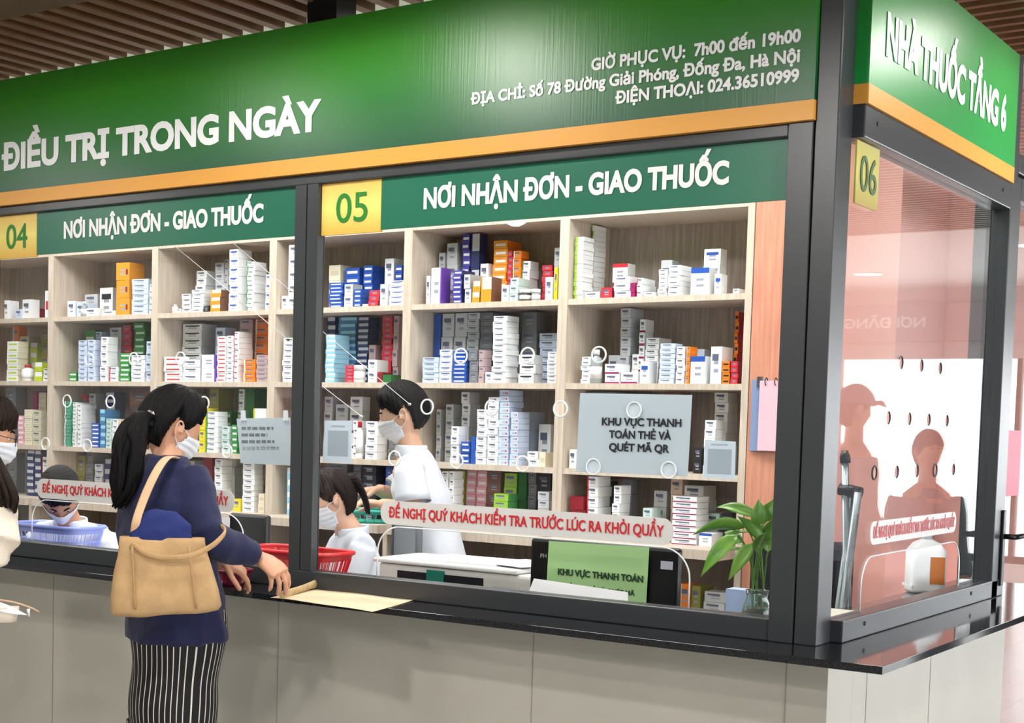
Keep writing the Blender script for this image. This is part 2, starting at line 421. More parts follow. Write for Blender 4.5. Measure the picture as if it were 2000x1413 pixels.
def arch_rim(arch, z0, mk, nrm):
    a0, a1, az, ar = arch; pts = [mk(a0, z0, .003)]
    for k in range(9): t = pi-(pi/2)*k/8; pts.append(mk(a0+ar+ar*cos(t), az-ar+ar*sin(t), .003))
    for k in range(9): t = pi/2-(pi/2)*k/8; pts.append(mk(a1-ar+ar*cos(t), az-ar+ar*sin(t), .003))
    pts.append(mk(a1, z0, .003)); bm = B(); tube(bm, pts, .0024, seg=6, hint=Vector(nrm)); return bm
mkF = lambda u, z, t: (u, t, z)
mkS = lambda u, z, t: (-t, u, z)
h5 = [(-.725-.252*i, 1.716) for i in range(3)]+[(-.6-.2525*i, 1.55) for i in range(4)]+[(-.48-.2515*i, 1.375) for i in range(5)]
h4 = [(x-1.77, z) for x, z in h5]
h6 = [(.592+.2*i, 1.715) for i in range(3)]+[(.495+.2*i, 1.545) for i in range(4)]+[(.396+.2*i, 1.38) for i in range(5)]
GP = []
for n, (u0, u1, holes, r, arch, mk, nr) in enumerate(((-3.555, -1.915, h4, .024, (-3.335, -2.16, 1.145, .09), mkF, (0, 1, 0)), (-1.812, -.14, h5, .024, (-1.548, -.40, 1.145, .09), mkF, (0, 1, 0)), (.076, 1.62, h6, .020, (.32, 1.33, 1.13, .09), mkS, (1, 0, 0))), 1):
    w = S('window_%d' % n, pane_mesh(u0, u1, ZB, ZT, holes, r, arch, .006, mk), GLASS)
    obj('hole_rim', rims(holes, r, mk, nr), mat('frosted_cut_edge', (232, 238, 240), .25, spec=.8) if n < 3 else mat('darkened_cut_edge', (38, 44, 46), .3), w, label='polished edges of the round talk holes')  # side rims darkened in colour so the holes read dim, not lit
    obj('cutout_edge', arch_rim(arch, ZB, mk, nr), ACR if n < 3 else ACR, w)
    GP.append(w)
w0 = S('window_5', bx(-6.9, -3.665, 0, .006, ZB, ZT), GLASS)
# side door beyond the number six window
d = S('door_1', bx(-.03, .03, 1.705, 1.775, .02, 2.44), FR, bevel=.004)
bm = B(); box(bm, -.03, .03, 1.7755, 2.62, 2.36, 2.44); box(bm, -.03, .03, 1.7755, 2.62, .02, .14); box(bm, -.03, .03, 2.62, 2.69, .02, 2.44); obj('door_frame', bm, FR, d)
obj('pane', bx(-.004, .004, 1.776, 2.62, .14, 2.36), GLASS, d)
bm = B(); box(bm, .031, .043, 1.716, 1.752, .945, 1.225); obj('handle_plate', bm, BLKSTEEL, d, bevel=.004)
bm = B(); tube(bm, [(.043, 1.735, 1.128), (.085, 1.735, 1.128)], .010, seg=10); tube(bm, [(.085, 1.728, 1.128), (.085, 1.90, 1.128)], .010, seg=10); obj('lever_handle', bm, BLKSTEEL, d)
w = S('window_6', bx(-.004, .004, 1.705, 2.69, 2.52, 2.86), GLASS)
bm = B(); box(bm, -.03, .035, 1.705, 2.69, 2.45, 2.52); S('trim_13', bm, FRS, bevel=.004)
obj('pink_notice', bx(.0045, .0055, 1.86, 2.06, 1.27, 1.52), mat('pink_paper', (226, 96, 120), .5), label='pink notice stuck on the glass side door', cat='notice')
# ------------------------------------------------------------------ fascia signs
ZG0, ZG1 = 2.399, 2.852
fm = gradmat('sign_green_print', [(0, (4, 80, 46)), (.35, (18, 108, 34)), (.75, (52, 142, 26)), (1, (44, 124, 24))], ZG0, ZG1, rough=.36, spec=.7, brush=.25)
fs = obj('fascia_sign', bx(-7, -.064, -.05, .02, ZG0, ZG1), fm, label='long green fascia sign with white lettering above the front service windows', cat='sign')
orange = mat('orange_print', (222, 158, 66), .4)
obj('orange_band', bx(-7, -.064, -.051, .02, 2.345, ZG0-.0005), orange, fs, label='orange band')
def tf(s, pa, pb, ch, par, y=-.05, **k):
    a, b = aty(*pa, y), aty(*pb, y); a.y = b.y = y; zc = a.z*.5+b.z*.5; a.z = b.z = zc
    return lettering(s, a, b, ch, parent=par, m=WHT, **k)
L = lambda s, x0, x1, z, ch, y, par, m=WHT, bold=.02, **k: lettering(s, (x0, y, z), (x1, y, z), ch, parent=par, m=m, bold=bold, **k)
L('ĐIỀU TRỊ TRONG NGÀY', -3.475, -1.79, 2.483, .108, -.05, fs, bold=.042)
L('À', -3.62, -3.525, 2.483, .108, -.05, fs, bold=.042)
L('GIỜ PHỤC VỤ:  7h00 đến 19h00', -.752, -.068-.04, 2.557, .036, -.05, fs, bold=.034)
L('ĐỊA CHỈ: Số 78 Đường Giải Phóng, Đống Đa, Hà Nội', -1.18, -.068-.04, 2.503, .036, -.05, fs, bold=.034)
L('ĐIỆN THOẠI: 024.36510999', -.668, -.068-.04, 2.450, .036, -.05, fs, bold=.034)
sm = gradmat('side_sign_green_print', [(0, (24, 148, 66)), (.3, (30, 140, 56)), (1, (52, 122, 56))], 2.455, 2.836, rough=.36, spec=.7, brush=.25)
ss = obj('fascia_sign', bx(-.02, .04, .0765, 1.62, 2.455, 2.85), sm, label='short green fascia sign with tall white lettering round the corner, above the number 06 window', cat='sign')
obj('orange_band', bx(-.02, .041, .0765, 1.62, 2.4005, 2.4545), orange, ss, label='orange band')
lettering('NHÀ THUỐC TẦNG 6', (.04, .2, 2.553), (.04, 1.47, 2.553), .122, plane='X', parent=ss, m=WHT, bold=.045)
# ------------------------------------------------------------------ counter signs 04 05 06
teal = mat('teal_sign', (20, 104, 78), .35, spec=.5)
tealt = mat('gold_digit_green', (28, 124, 38), .5)
for num, x0, x1, t0, t1, p1 in (('04', -3.553, -1.918, -3.136, -2.078, -3.302), ('05', -1.81, -.142, -1.38, -.318, -1.555)):
    side = 'right-hand' if num == '05' else 'left-hand'
    b = obj('counter_sign', bx(p1+.0005, x1, -.012, -.001, 2.14, 2.308), teal, label='teal counter sign with white lettering above the %s service window' % side, cat='sign')
    L('NƠI NHẬN ĐƠN - GIAO THUỐC', t0, t1, 2.195, .068, -.012, b, bold=.042)
    gm = gradmat('gold_print_'+num, [(0, (222, 178, 80)), (.5, (240, 222, 120)), (1, (224, 184, 92))], 2.14, 2.308, rough=.3)
    q = obj('number_plate', bx(x0, p1, -.014, -.001, 2.133, 2.308), gm, label='gold number plate with green digits, top corner of the %s service window' % side, cat='sign')
    L(num, x0+.065, p1-.055, 2.172, .098, -.014, q, m=tealt, bold=.006)
gm = gradmat('gold_print_06', [(0, (170, 152, 82)), (.5, (196, 190, 110)), (1, (190, 180, 104))], 2.13, 2.308, rough=.3)
q = obj('number_plate', bx(.007, .012, .085, .272, 2.133, 2.306), gm, label='dull gold number plate on the side window round the corner', cat='sign')
lettering('06', (.012, .115, 2.172), (.012, .25, 2.172), .098, plane='X', parent=q, m=mat('dull_green', (70, 96, 60), .5), bold=.004)
# ------------------------------------------------------------------ stickers above serving hatches
stk = mat('frosted_strip', (206, 206, 204), .5); redv = mat('red_vinyl', (196, 32, 40), .45)
TXT = 'ĐỀ NGHỊ QUÝ KHÁCH KIỂM TRA TRƯỚC LÚC RA KHỎI QUẦY'
def strip(u0, u1, z0, z1, mk):
    bm = B(); n = 6; r = (z1-z0)/2.2; pts = []
    for cx, cz, a in ((u1-r, z0+r, -90), (u1-r, z1-r, 0), (u0+r, z1-r, 90), (u0+r, z0+r, 180)):
        for k in range(n): t = radians(a+90*k/(n-1)); pts.append((cx+r*cos(t), cz+r*sin(t)))
    lo = [bm.verts.new(mk(u, z, -.0018)) for u, z in pts]; hi = [bm.verts.new(mk(u, z, -.0004)) for u, z in pts]
    bm.faces.new(lo); bm.faces.new(list(reversed(hi)))
    for i in range(len(pts)): j = (i+1) % len(pts); bm.faces.new((lo[i], lo[j], hi[j], hi[i]))
    bmesh.ops.recalc_face_normals(bm, faces=bm.faces); return bm
for num, u0, u1, mk in (('04', -3.30, -2.205, mkF), ('05', -1.535, -.455, mkF)):
    o = obj('sticker_strip', strip(u0, u1, 1.152, 1.232, mk), stk, label='long grey strip with red lettering above the %s serving hatch' % ('right-hand' if num == '05' else 'left-hand'), cat='sticker')
    L(TXT, u0+.035, u1-.03, 1.176, .034, -.0018, o, m=redv, bold=.02)
o = obj('sticker_strip', strip(.37, 1.25, 1.165, 1.235, mkS), stk, label='grey strip with red lettering over the serving hatch of side window 06', cat='sticker')
lettering(TXT, (.0018, .395, 1.184), (.0018, 1.225, 1.184), .034, plane='X', parent=o, m=mat('faded_red', (200, 96, 100), .5), bold=.02)
# ------------------------------------------------------------------ ceiling downlights (hall) and diffusers (pharmacy)
glow = mat('lamp_glow', (255, 250, 240), emit=12)
for i, (x, y) in enumerate(HALL_LAMPS + [(-p.x, p.y) for p in (atz(1697, 535, 2.95), atz(1840, 568, 2.95))] + [(5.2, 8.6), (1.4, 8.0)]):
    z = 2.948
    bm = B(); lathe(bm, [(.145, z), (.145, z-.006), (.125, z-.006), (.125, z)], 24, (x, y, 0), caps=False)
    r = empty('recessed_downlight', (x, y, z), label='round recessed ceiling downlight in the hall', cat='light', group='hall downlights')
    a = obj('trim_ring', bm, WHT, r); a.matrix_parent_inverse = Matrix.Translation((-x, -y, -z))
    bm = B(); lathe(bm, [(.123, z-.003), (.123, z-.001)], 24, (x, y, 0)); a = obj('lens', bm, glow, r); a.matrix_parent_inverse = Matrix.Translation((-x, -y, -z))
# far-hall sign only seen mirrored in the side window
o = obj('hanging_sign', bx(1.9, 5.2, 11.12, 11.19, 2.42, 2.8), mat('dusty_sign', (176, 160, 162), .4), label='long plain sign above the far bright window, seen mirrored in window 06', cat='sign')
lettering('NƠI ĐĂNG KÝ', (3.12, 11.12, 2.56), (4.20, 11.12, 2.56), .10, parent=o, m=WHT, bold=.02)
# ------------------------------------------------------------------ shelving
XD = [-5.335, -4.475, -3.615, -2.755, -1.895, -1.035]      # divider left faces
XS0 = -7.05
SH = [1.0, 1.307, 1.688, 2.062, 2.415]                     # shelf top surfaces: base, three shelves, top board underside
YF, YB = 1.8, 2.19
cabs = []
edges = [-7.055, -6.195] + XD
for i in range(len(edges)-1):
    a, b = edges[i], edges[i+1]
    nm = ['outermost left', 'second from the left', 'third from the left', 'fourth from the left', 'fifth from the left', 'sixth from the left', 'rightmost'][i]
    r = empty('shelf_cabinet', (a, YF, 0), label='pale oak medicine shelf unit, %s of the row' % nm, cat='shelf unit', group='medicine shelf units')
    def P_(name, *bb, m=WOODL):
        bm = B(); box(bm, *bb); o = obj(name, bm, m, r); o.matrix_parent_inverse = Matrix.Translation((-a, -YF, 0)); return o
    P_('side_panel', a, a+.024, YF, YB-.012, 0, 2.45); P_('side_panel', b-.0235 if i < 6 else b, b-.0005 if i < 6 else b+.03, YF, YB-.012, 0, 2.45)
    e1 = b-.0245 if i < 6 else b-.001
    P_('back_panel', a+.001, e1, YB-.011, YB, .0, 2.45, m=WOODB)
    P_('top_board', a+.0245, e1, YF+.002, YB-.012, 2.415, 2.448)
    for z in SH[1:4]: P_('shelf_board', a+.0245, e1, YF+.003, YB-.012, z-.026, z)
    P_('base_top', a+.0245, e1, YF-.16, YB-.012, SH[0]-.04, SH[0]); P_('lower_shelf', a+.0245, e1, YF-.10, YB-.012, .70, .725); P_('plinth', a+.0245, e1, YF+.01, YB-.012, 0, .08)
    P_('base_side', a, a+.024, YF-.15, YF-.0005, 0, SH[0]-.0405)
# ------------------------------------------------------------------ medicine stock on the shelves
CC = dict(w=(238, 240, 242), pb=(200, 214, 238), cy=(150, 206, 232), cyd=(62, 122, 168), nv=(34, 46, 96), bl=(38, 84, 176), pu=(72, 66, 160), pur=(110, 70, 170),
          gw=(196, 198, 202), gd=(120, 122, 128), gr=(64, 150, 72), gd2=(36, 110, 52), te=(38, 150, 112), lm=(190, 206, 40), lm2=(150, 196, 60), ol=(140, 136, 60),
          rd=(206, 46, 62), dr=(140, 26, 40), pk=(232, 170, 184), pg=(188, 162, 164), og=(238, 128, 30), am=(226, 150, 44), cr=(232, 224, 200), be=(206, 200, 172),
          br=(120, 84, 66), bk=(40, 38, 40), mg=(150, 30, 96), ye=(232, 214, 40), mi=(196, 220, 214), pe=(222, 196, 176), rdt=(200, 60, 66), gl=(176, 182, 186))
# style: main, band, side, pattern, words
ST = dict(
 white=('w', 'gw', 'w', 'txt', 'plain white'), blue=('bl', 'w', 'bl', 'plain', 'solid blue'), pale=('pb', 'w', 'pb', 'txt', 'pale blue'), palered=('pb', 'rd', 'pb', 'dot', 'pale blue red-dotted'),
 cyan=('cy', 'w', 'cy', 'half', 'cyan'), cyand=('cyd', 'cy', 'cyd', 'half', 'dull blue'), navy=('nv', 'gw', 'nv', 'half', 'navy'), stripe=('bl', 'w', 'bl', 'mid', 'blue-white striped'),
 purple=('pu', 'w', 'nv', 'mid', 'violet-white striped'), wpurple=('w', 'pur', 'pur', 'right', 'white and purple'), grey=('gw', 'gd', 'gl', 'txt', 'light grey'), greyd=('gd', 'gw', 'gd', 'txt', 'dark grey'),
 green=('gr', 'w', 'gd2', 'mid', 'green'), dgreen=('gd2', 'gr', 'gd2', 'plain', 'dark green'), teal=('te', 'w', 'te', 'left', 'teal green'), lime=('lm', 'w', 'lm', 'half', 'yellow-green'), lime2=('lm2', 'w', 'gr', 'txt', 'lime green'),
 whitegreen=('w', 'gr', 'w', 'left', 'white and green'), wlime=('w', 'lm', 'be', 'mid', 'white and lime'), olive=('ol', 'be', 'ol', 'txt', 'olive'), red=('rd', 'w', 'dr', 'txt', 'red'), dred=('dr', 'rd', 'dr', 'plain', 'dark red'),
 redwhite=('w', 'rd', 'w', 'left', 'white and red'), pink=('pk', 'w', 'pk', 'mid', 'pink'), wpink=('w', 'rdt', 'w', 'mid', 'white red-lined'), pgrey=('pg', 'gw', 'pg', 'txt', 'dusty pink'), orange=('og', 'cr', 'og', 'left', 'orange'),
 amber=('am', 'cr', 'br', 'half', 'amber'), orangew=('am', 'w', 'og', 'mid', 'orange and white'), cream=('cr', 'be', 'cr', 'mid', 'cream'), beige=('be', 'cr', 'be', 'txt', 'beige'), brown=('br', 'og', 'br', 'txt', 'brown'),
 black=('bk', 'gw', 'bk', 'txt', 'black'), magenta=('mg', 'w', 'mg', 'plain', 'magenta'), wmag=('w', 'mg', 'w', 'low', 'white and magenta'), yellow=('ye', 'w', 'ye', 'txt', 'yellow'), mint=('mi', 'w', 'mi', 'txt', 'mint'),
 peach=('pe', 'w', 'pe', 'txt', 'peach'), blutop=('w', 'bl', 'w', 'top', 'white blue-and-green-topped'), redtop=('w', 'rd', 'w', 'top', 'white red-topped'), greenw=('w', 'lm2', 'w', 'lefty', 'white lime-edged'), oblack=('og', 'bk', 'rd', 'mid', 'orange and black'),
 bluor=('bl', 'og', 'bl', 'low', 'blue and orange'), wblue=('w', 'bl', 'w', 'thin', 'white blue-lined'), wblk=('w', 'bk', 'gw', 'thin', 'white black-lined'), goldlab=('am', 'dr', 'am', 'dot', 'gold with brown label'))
# rows: shelf index, then per bay (bay number from the left of the picture, 0..5) stacks: x0 x1 ytop n style [b = behind]
STOCK = '''
R4B0|7 16 587 1 redwhite|29 43 604 1 pale|43 61 585 1 white|62 72 602 1 red b|88 99 568 1 wpink
R4B1|131 146 588 1 white|149 163 592 1 pale|165 190 602 1 white|165 192 575 2 grey b|194 221 562 1 wblk|199 226 607 1 white|227 254 513 3 goldlab|240 252 599 1 white b|257 290 545 7 pale|291 299 555 5 white
R4B2|342 353 603 1 white|355 373 574 4 wblk|374 397 566 6 white|382 403 529 6 white b|395 409 598 1 black|411 432 566 3 amber|420 438 513 5 grey b|438 447 507 8 grey b|448 467 487 7 wblue|481 497 511 11 whitegreen|518 530 536 4 wblue
R4B3|541 562 578 1 white|563 589 478 5 white|642 669 552 7 stripe|643 667 518 3 cream b|671 689 555 2 grey|673 703 523 5 stripe b|691 706 565 4 stripe|710 729 519 7 stripe b|720 741 567 3 red|742 756 555 1 white|752 771 505 2 white b|772 787 518 6 stripe b|760 790 548 5 wblue|700 718 594 1 cream
R4B4|833 841 539 1 white|842 863 523 1 wpurple|858 871 494 3 grey b|873 895 475 3 grey b|884 902 528 7 purple|903 919 450 9 purple b|921 938 449 2 navy b|939 957 452 2 navy b|932 955 515 2 white b|907 920 536 2 grey|922 938 549 2 amber|939 960 541 1 amber|963 991 470 8 orangew b|967 987 539 1 amber|991 1002 490 9 red b|1002 1019 490 7 orange b|1018 1036 510 5 whitegreen b|996 1013 543 3 mint|979 994 557 1 white|1059 1080 518 7 red b|1065 1080 541 1 white|1083 1097 484 3 grey b|1082 1089 522 1 yellow
R4B5|1119 1141 463 14 greenw|1142 1164 437 15 greenw b|1196 1227 515 2 redtop b|1198 1231 540 3 white|1232 1242 552 3 magenta|1243 1255 543 3 redwhite|1174 1196 562 1 red|1286 1304 526 7 white|1305 1330 518 6 white|1290 1312 508 1 grey b|1349 1385 523 1 blutop|1375 1409 486 3 wblue b|1395 1409 535 1 wblue|1446 1457 460 5 wblue|1432 1445 564 1 white|1140 1172 570 1 white|1256 1279 571 1 white
R3B0|13 36 667 7 wlime|25 38 633 3 orange b|37 56 657 3 beige b|58 72 670 4 lime b|66 82 708 2 lime|80 97 644 4 olive b|84 96 720 3 wblk
R3B1|134 150 727 2 green|153 170 665 9 pale|171 186 664 8 pale|187 199 648 7 pale b|196 211 658 6 white|165 186 645 3 green b|213 237 640 5 grey b|238 256 636 8 red b|261 283 628 9 green b|233 254 690 6 green|212 231 717 3 redwhite|256 284 694 6 white|285 297 667 4 pale|213 229 704 1 black b
R3B2|320 356 697 5 wpink|352 394 633 8 wblk b|357 391 703 3 white|393 423 693 2 wpurple|424 442 657 11 wpink|443 456 656 9 white|457 467 648 9 redwhite|421 441 640 3 pale b|467 493 622 8 pgrey b|475 499 702 5 orange|500 523 694 6 pgrey|498 524 622 8 orange b
R3B3|552 576 660 8 white|636 655 654 10 cyan|637 654 617 8 navy b|660 696 620 10 cyand b|697 720 620 11 navy b|722 736 620 6 dred b|746 767 617 12 red b|768 779 617 4 pgrey b|701 720 672 5 red b|721 735 674 2 pgrey b|673 692 713 5 red|718 736 703 2 white|737 746 727 1 dred|747 764 732 1 dgreen
R3B4|822 845 610 1 gw_roll b|846 862 610 1 blue b|863 887 610 3 grey b|888 912 608 3 grey b|913 937 608 11 grey b|938 963 610 10 greyd b|824 857 698 5 pale|858 883 683 6 wblue|884 912 685 8 stripe|916 934 683 3 greyd|935 946 684 4 pgrey|963 991 617 12 white|945 961 727 1 white|992 1012 640 9 grey b|1018 1049 610 4 greyd b|1013 1045 693 3 wblk|1053 1090 651 7 pale b|1069 1090 688 8 white
R3B5|1135 1154 697 6 white|1212 1233 601 8 grey b|1227 1260 624 5 wmag b|1188 1210 694 1 grey b|1181 1211 711 2 wmag|1212 1245 727 1 wmag|1213 1248 692 2 white b|1261 1288 660 8 white b|1289 1320 671 8 pale|1321 1339 677 6 white|1340 1348 677 5 orange|1250 1268 706 1 wblue|1352 1376 682 1 pale b|1349 1379 696 1 blutop|1388 1410 677 1 white|1436 1448 609 7 oblack b|1410 1426 706 4 oblack|1427 1443 706 4 red
R2B0|10 30 756 3 greyd b|34 46 812 6 pink|47 62 800 8 cream|63 81 803 5 beige|64 72 764 1 magenta b|75 90 767 5 cream b
R2B1|126 140 784 13 teal|141 150 786 12 whitegreen|151 159 790 9 white|160 171 772 3 red b|173 187 769 5 grey b|178 194 827 6 stripe|195 206 800 5 cyand|207 218 818 7 mint|219 231 819 5 white|204 223 767 8 navy b|232 250 822 5 orange|252 292 763 4 brown b
R2B2|389 401 797 4 yellow|402 426 804 8 whitegreen|409 428 756 3 olive b|435 452 804 5 green b|433 449 833 4 mint|452 463 830 5 green|464 477 760 6 whitegreen b|478 497 754 3 dgreen b|494 521 798 2 lime|322 340 800 6 white b|343 362 780 4 pale b|366 385 770 5 grey b
R2B3|569 581 778 10 pink|633 650 775 4 grey b|655 680 790 3 grey b|684 710 775 4 white b|690 699 822 5 white|714 738 823 5 white|741 756 800 6 grey b|760 785 790 5 gl b
R2B4|852 862 800 4 gl b|870 886 790 4 gl b|881 897 833 4 white|901 918 766 6 white b|900 918 863 4 stripe|919 928 853 1 blue|931 952 800 8 white|953 975 776 9 white|976 996 756 13 palered|997 1013 805 9 palered|1015 1040 805 6 pale|1049 1077 829 1 white|1030 1052 882 2 white|1053 1066 884 1 cream|1023 1042 783 4 cyand b
R2B5|1112 1126 878 1 white|1137 1204 762 1 greyd b|1296 1331 762 2 brown b|1355 1372 875 2 black|1376 1399 821 6 white|1396 1424 762 8 white b|1404 1425 870 2 grey|1150 1190 790 3 grey b|1215 1260 780 3 pgrey b
R1B0|15 33 885 3 greyd b|51 66 874 7 navy|67 80 874 6 navy|81 93 893 3 redwhite
R1B1|147 166 890 2 olive b|167 182 880 4 greyd b|184 200 907 6 wblue|202 224 897 4 navy b|120 140 880 4 gl b|178 195 965 3 stripe|200 222 975 2 white
R1B2|419 435 890 7 white|474 498 905 9 white|436 460 892 6 gl b|499 516 938 7 olive|504 517 965 2 cream|455 470 975 1 yellow|395 415 885 4 dred b|350 380 900 5 grey b
R1B3|560 569 914 4 cyan|540 555 880 3 gl b|690 706 903 7 greyd b|707 735 903 7 black|738 752 905 6 navy b|753 767 905 4 bluor|640 680 900 5 greyd b
R1B4|862 876 921 8 white|877 887 921 7 white|888 907 921 7 lime|910 930 918 7 pink b|931 951 920 7 pink b|952 979 920 5 brown b|985 1012 925 4 lime2 b|1013 1030 923 2 dgreen b|964 993 965 5 lime2|1032 1049 916 5 greyd b|1050 1073 961 5 grey|1050 1078 918 3 black b|946 962 1030 1 white|1003 1020 1030 1 greyd|890 915 1010 2 pink|917 940 1012 2 wpink
R1B5|1114 1143 970 3 dred|1147 1170 922 6 redwhite|1175 1190 940 3 black b|1197 1213 949 6 white|1215 1236 938 4 greyd b|1276 1303 959 3 grey b|1255 1275 993 3 mint|1310 1334 931 4 peach b|1337 1377 949 4 wmag b|1313 1363 970 8 wmag|1378 1405 1003 2 mint b|1365 1391 1042 1 blutop|1409 1430 1003 2 black b
R0B5|1328 1349 1141 1 orange|1351 1370 1145 1 olive|1374 1423 1157 2 grey
R0B4|1045 1062 1135 2 white|1064 1090 1130 2 gl
'''
STOCK = STOCK.replace('gw_roll', 'grey').replace(' gl', ' grey')
ORD = ['', 'first', 'second', 'third', 'fourth', 'fifth', 'sixth', 'seventh', 'eighth', 'ninth', 'tenth', 'eleventh', 'twelfth', 'thirteenth', 'fourteenth', 'fifteenth', 'sixteenth', 'seventeenth', 'eighteenth', 'nineteenth', 'twentieth', 'twenty-first', 'twenty-second', 'twenty-third']
BAYN = ['leftmost bay', 'second bay', 'third bay', 'fourth bay', 'fifth bay', 'rightmost bay']
ROWN = {4: 'top shelf', 3: 'second shelf', 2: 'third shelf', 1: 'base top', 0: 'lowest shelf'}
ZROW = {4: SH[3], 3: SH[2], 2: SH[1], 1: SH[0], 0: .725}
rnd = random.Random(7)
def cellmat(c): return mat('carton_'+c, CC[c], .42, spec=.45)
INK = mat('carton_ink', (150, 156, 170), .5); INKD = mat('carton_ink_dark', (90, 96, 120), .5); FLAP = mat('carton_shade', (214, 214, 212), .5)
def carton_cells(pat):
    """front face cells: columns x rows -> 0 main, 1 band, 3 ink"""
    cols = [0, .13, .30, .72, .87, 1]; rows = [0, .16, .30, .40, .52, .62, .80, 1]
    g = [[0]*5 for _ in range(7)]
    for r in range(7):
        for c in range(5):
            v = 0
            if pat == 'mid' and r in (2, 3, 4) and 0 < c < 4: v = 1
            if pat == 'half' and r >= 4 and 0 < c: v = 1
            if pat == 'left' and c == 0: v = 1
            if pat == 'lefty' and c <= 1: v = 1
            if pat == 'right' and c == 4: v = 1
            if pat == 'top' and r == 6: v = 1
            if pat == 'low' and r in (0,): v = 1
            if pat == 'thin' and r in (5,) and 0 < c < 4: v = 1
            if pat == 'dot' and r in (2, 3, 4) and c == 3: v = 1
            if v == 0 and r in (2, 4) and c in (2,) and pat in ('txt', 'left', 'right', 'low', 'top', 'thin', 'dot'): v = 3
            if v == 0 and r == 5 and c in (1, 2) and pat in ('txt', 'low', 'left'): v = 4
            g[r][c] = v
    return cols, rows, g
def carton_bm(bm, w, d, h, pat, mtx=None, mi=(0, 1, 2, 3, 4)):
    """carton standing on z=0, front toward -y, centred in x and y"""
    cols, rows, g = carton_cells(pat); x0 = -w/2; y0 = -d/2
    P = [[bm.verts.new((x0+w*c, y0, h*r)) for c in cols] for r in rows]
    for r in range(7):
        for c in range(5):
            bm.faces.new((P[r][c], P[r][c+1], P[r+1][c+1], P[r+1][c])).material_index = mi[g[r][c]]
    b = [bm.verts.new(v) for v in ((x0, -y0, 0), (x0+w, -y0, 0), (x0+w, -y0, h), (x0, -y0, h))]
    L_ = [P[r][0] for r in range(8)]; R_ = [P[r][5] for r in range(8)]
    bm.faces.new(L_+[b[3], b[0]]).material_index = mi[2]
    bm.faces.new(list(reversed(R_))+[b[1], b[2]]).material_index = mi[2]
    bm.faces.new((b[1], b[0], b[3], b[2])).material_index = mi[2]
    bm.faces.new(P[7]+[b[2], b[3]]).material_index = mi[0]
    bm.faces.new(list(reversed(P[0]))+[b[0], b[1]]).material_index = mi[0]
    if mtx: bmesh.ops.transform(bm, matrix=mtx, verts=[v for row in P for v in row]+b)
def px_of(x, y, z):
    v = Vector((x, y, z))-CAM; return PPX+FPX*v.dot(AR)/v.dot(_F)
boxes = []
for line in STOCK.strip().split('\n'):
    head, *items = line.split('|'); row = int(head[1]); bay = int(head[3]); z0 = ZROW[row]
    its = []
    for it in items:
        f = it.split(); its.append((float(f[0]), float(f[1]), float(f[2]), int(f[3]), f[4], len(f) > 5))
    front = sorted([i for i in its if not i[5]], key=lambda i: i[0]); back = sorted([i for i in its if i[5]], key=lambda i: i[0])
    bx0 = px_of(XD[bay]-.86+.027 if True else 0, 1.835, ZROW[row]+.1); bx1 = px_of(XD[bay]-.027, 1.835, ZROW[row]+.1)
    def settle(lst, lo, hi, spill=None):
        out = []
        for it in lst:
            x0, x1, yt, n, st, b_ = it; x0 = max(x0, lo+.5); x1 = min(x1, hi-.5)
            if out and x0 < out[-1][1]:
                p = out[-1]; ov = p[1]-x0
                if spill is not None and ov > .4*min(x1-x0, p[1]-p[0]):
                    if yt < p[2]: spill.append(it); continue
                    spill.append(p); out.pop()
                    if out and x0 < out[-1][1]: x0 = out[-1][1]+.3
                else: x0 = p[1]+.3
            if x1-x0 >= 5: out.append((x0, x1, yt, n, st, b_))
        return out
    front = settle(front, bx0, bx1, back)
    back = settle(sorted(back, key=lambda i: i[0]), bx0-30, bx1)
    for grp, isb in ((front, False), (back, True)):
        for k, (x0, x1, yt, n, st, _) in enumerate(grp):
            yf = 1.985 if isb else 1.835
            if row == 0: yf = 1.80
            a = aty(x0, yt, yf); b = aty(x1, yt, yf); XL = XD[bay]-.86+.028; XR = XD[bay]-.0275; a.x = max(a.x, XL+.004); b.x = min(b.x, XR-.004)
            if b.x-a.x < .015: continue
            W_ = b.x-a.x-.003; H_ = (a.z+b.z)/2-z0
            top = z0 + H_
            lim = {4: 2.412, 3: 2.034, 2: 1.66, 1: 1.279, 0: .955}[row]
            H_ = min(top, lim-.004)-z0
            if H_ < .012: H_ = .02
            dep = min(.15, .06 + rnd.random()*.07); dep = min(dep, .135)
            hh = H_/n
            for q in range(n):
                j = (rnd.random()-.5)*min(.006, W_*.12) if n > 1 else 0
                pos = '%s stack' % ORD[k+1] if n > 1 else 'single box, place %s' % ORD[k+1]
                where = 'back row' if isb else 'front row'
                lab = '%s medicine box, %s%s, %s, %s, %s' % (ST[st][4], ('%s up, ' % ORD[q+1]) if n > 1 else '', ('%s stack' % ORD[k+1]) if n > 1 else ('single, place %s' % ORD[k+1]), where, ROWN[row], BAYN[bay])
                boxes.append(dict(x=(a.x+b.x)/2+j, y=yf+dep/2+rnd.random()*.004, z=z0+q*hh+.0006, w=W_*(.97 if n > 1 else 1), d=dep, h=hh-.0012, st=st, lab=lab, rz=(rnd.random()-.5)*.09 if n > 1 else (rnd.random()-.5)*.12,
                                  area=W_*hh*(.55 if isb else 1), row=row, bay=bay))
boxes.sort(key=lambda b: -b['area'])
NBOX = len(boxes); KEEP = 296
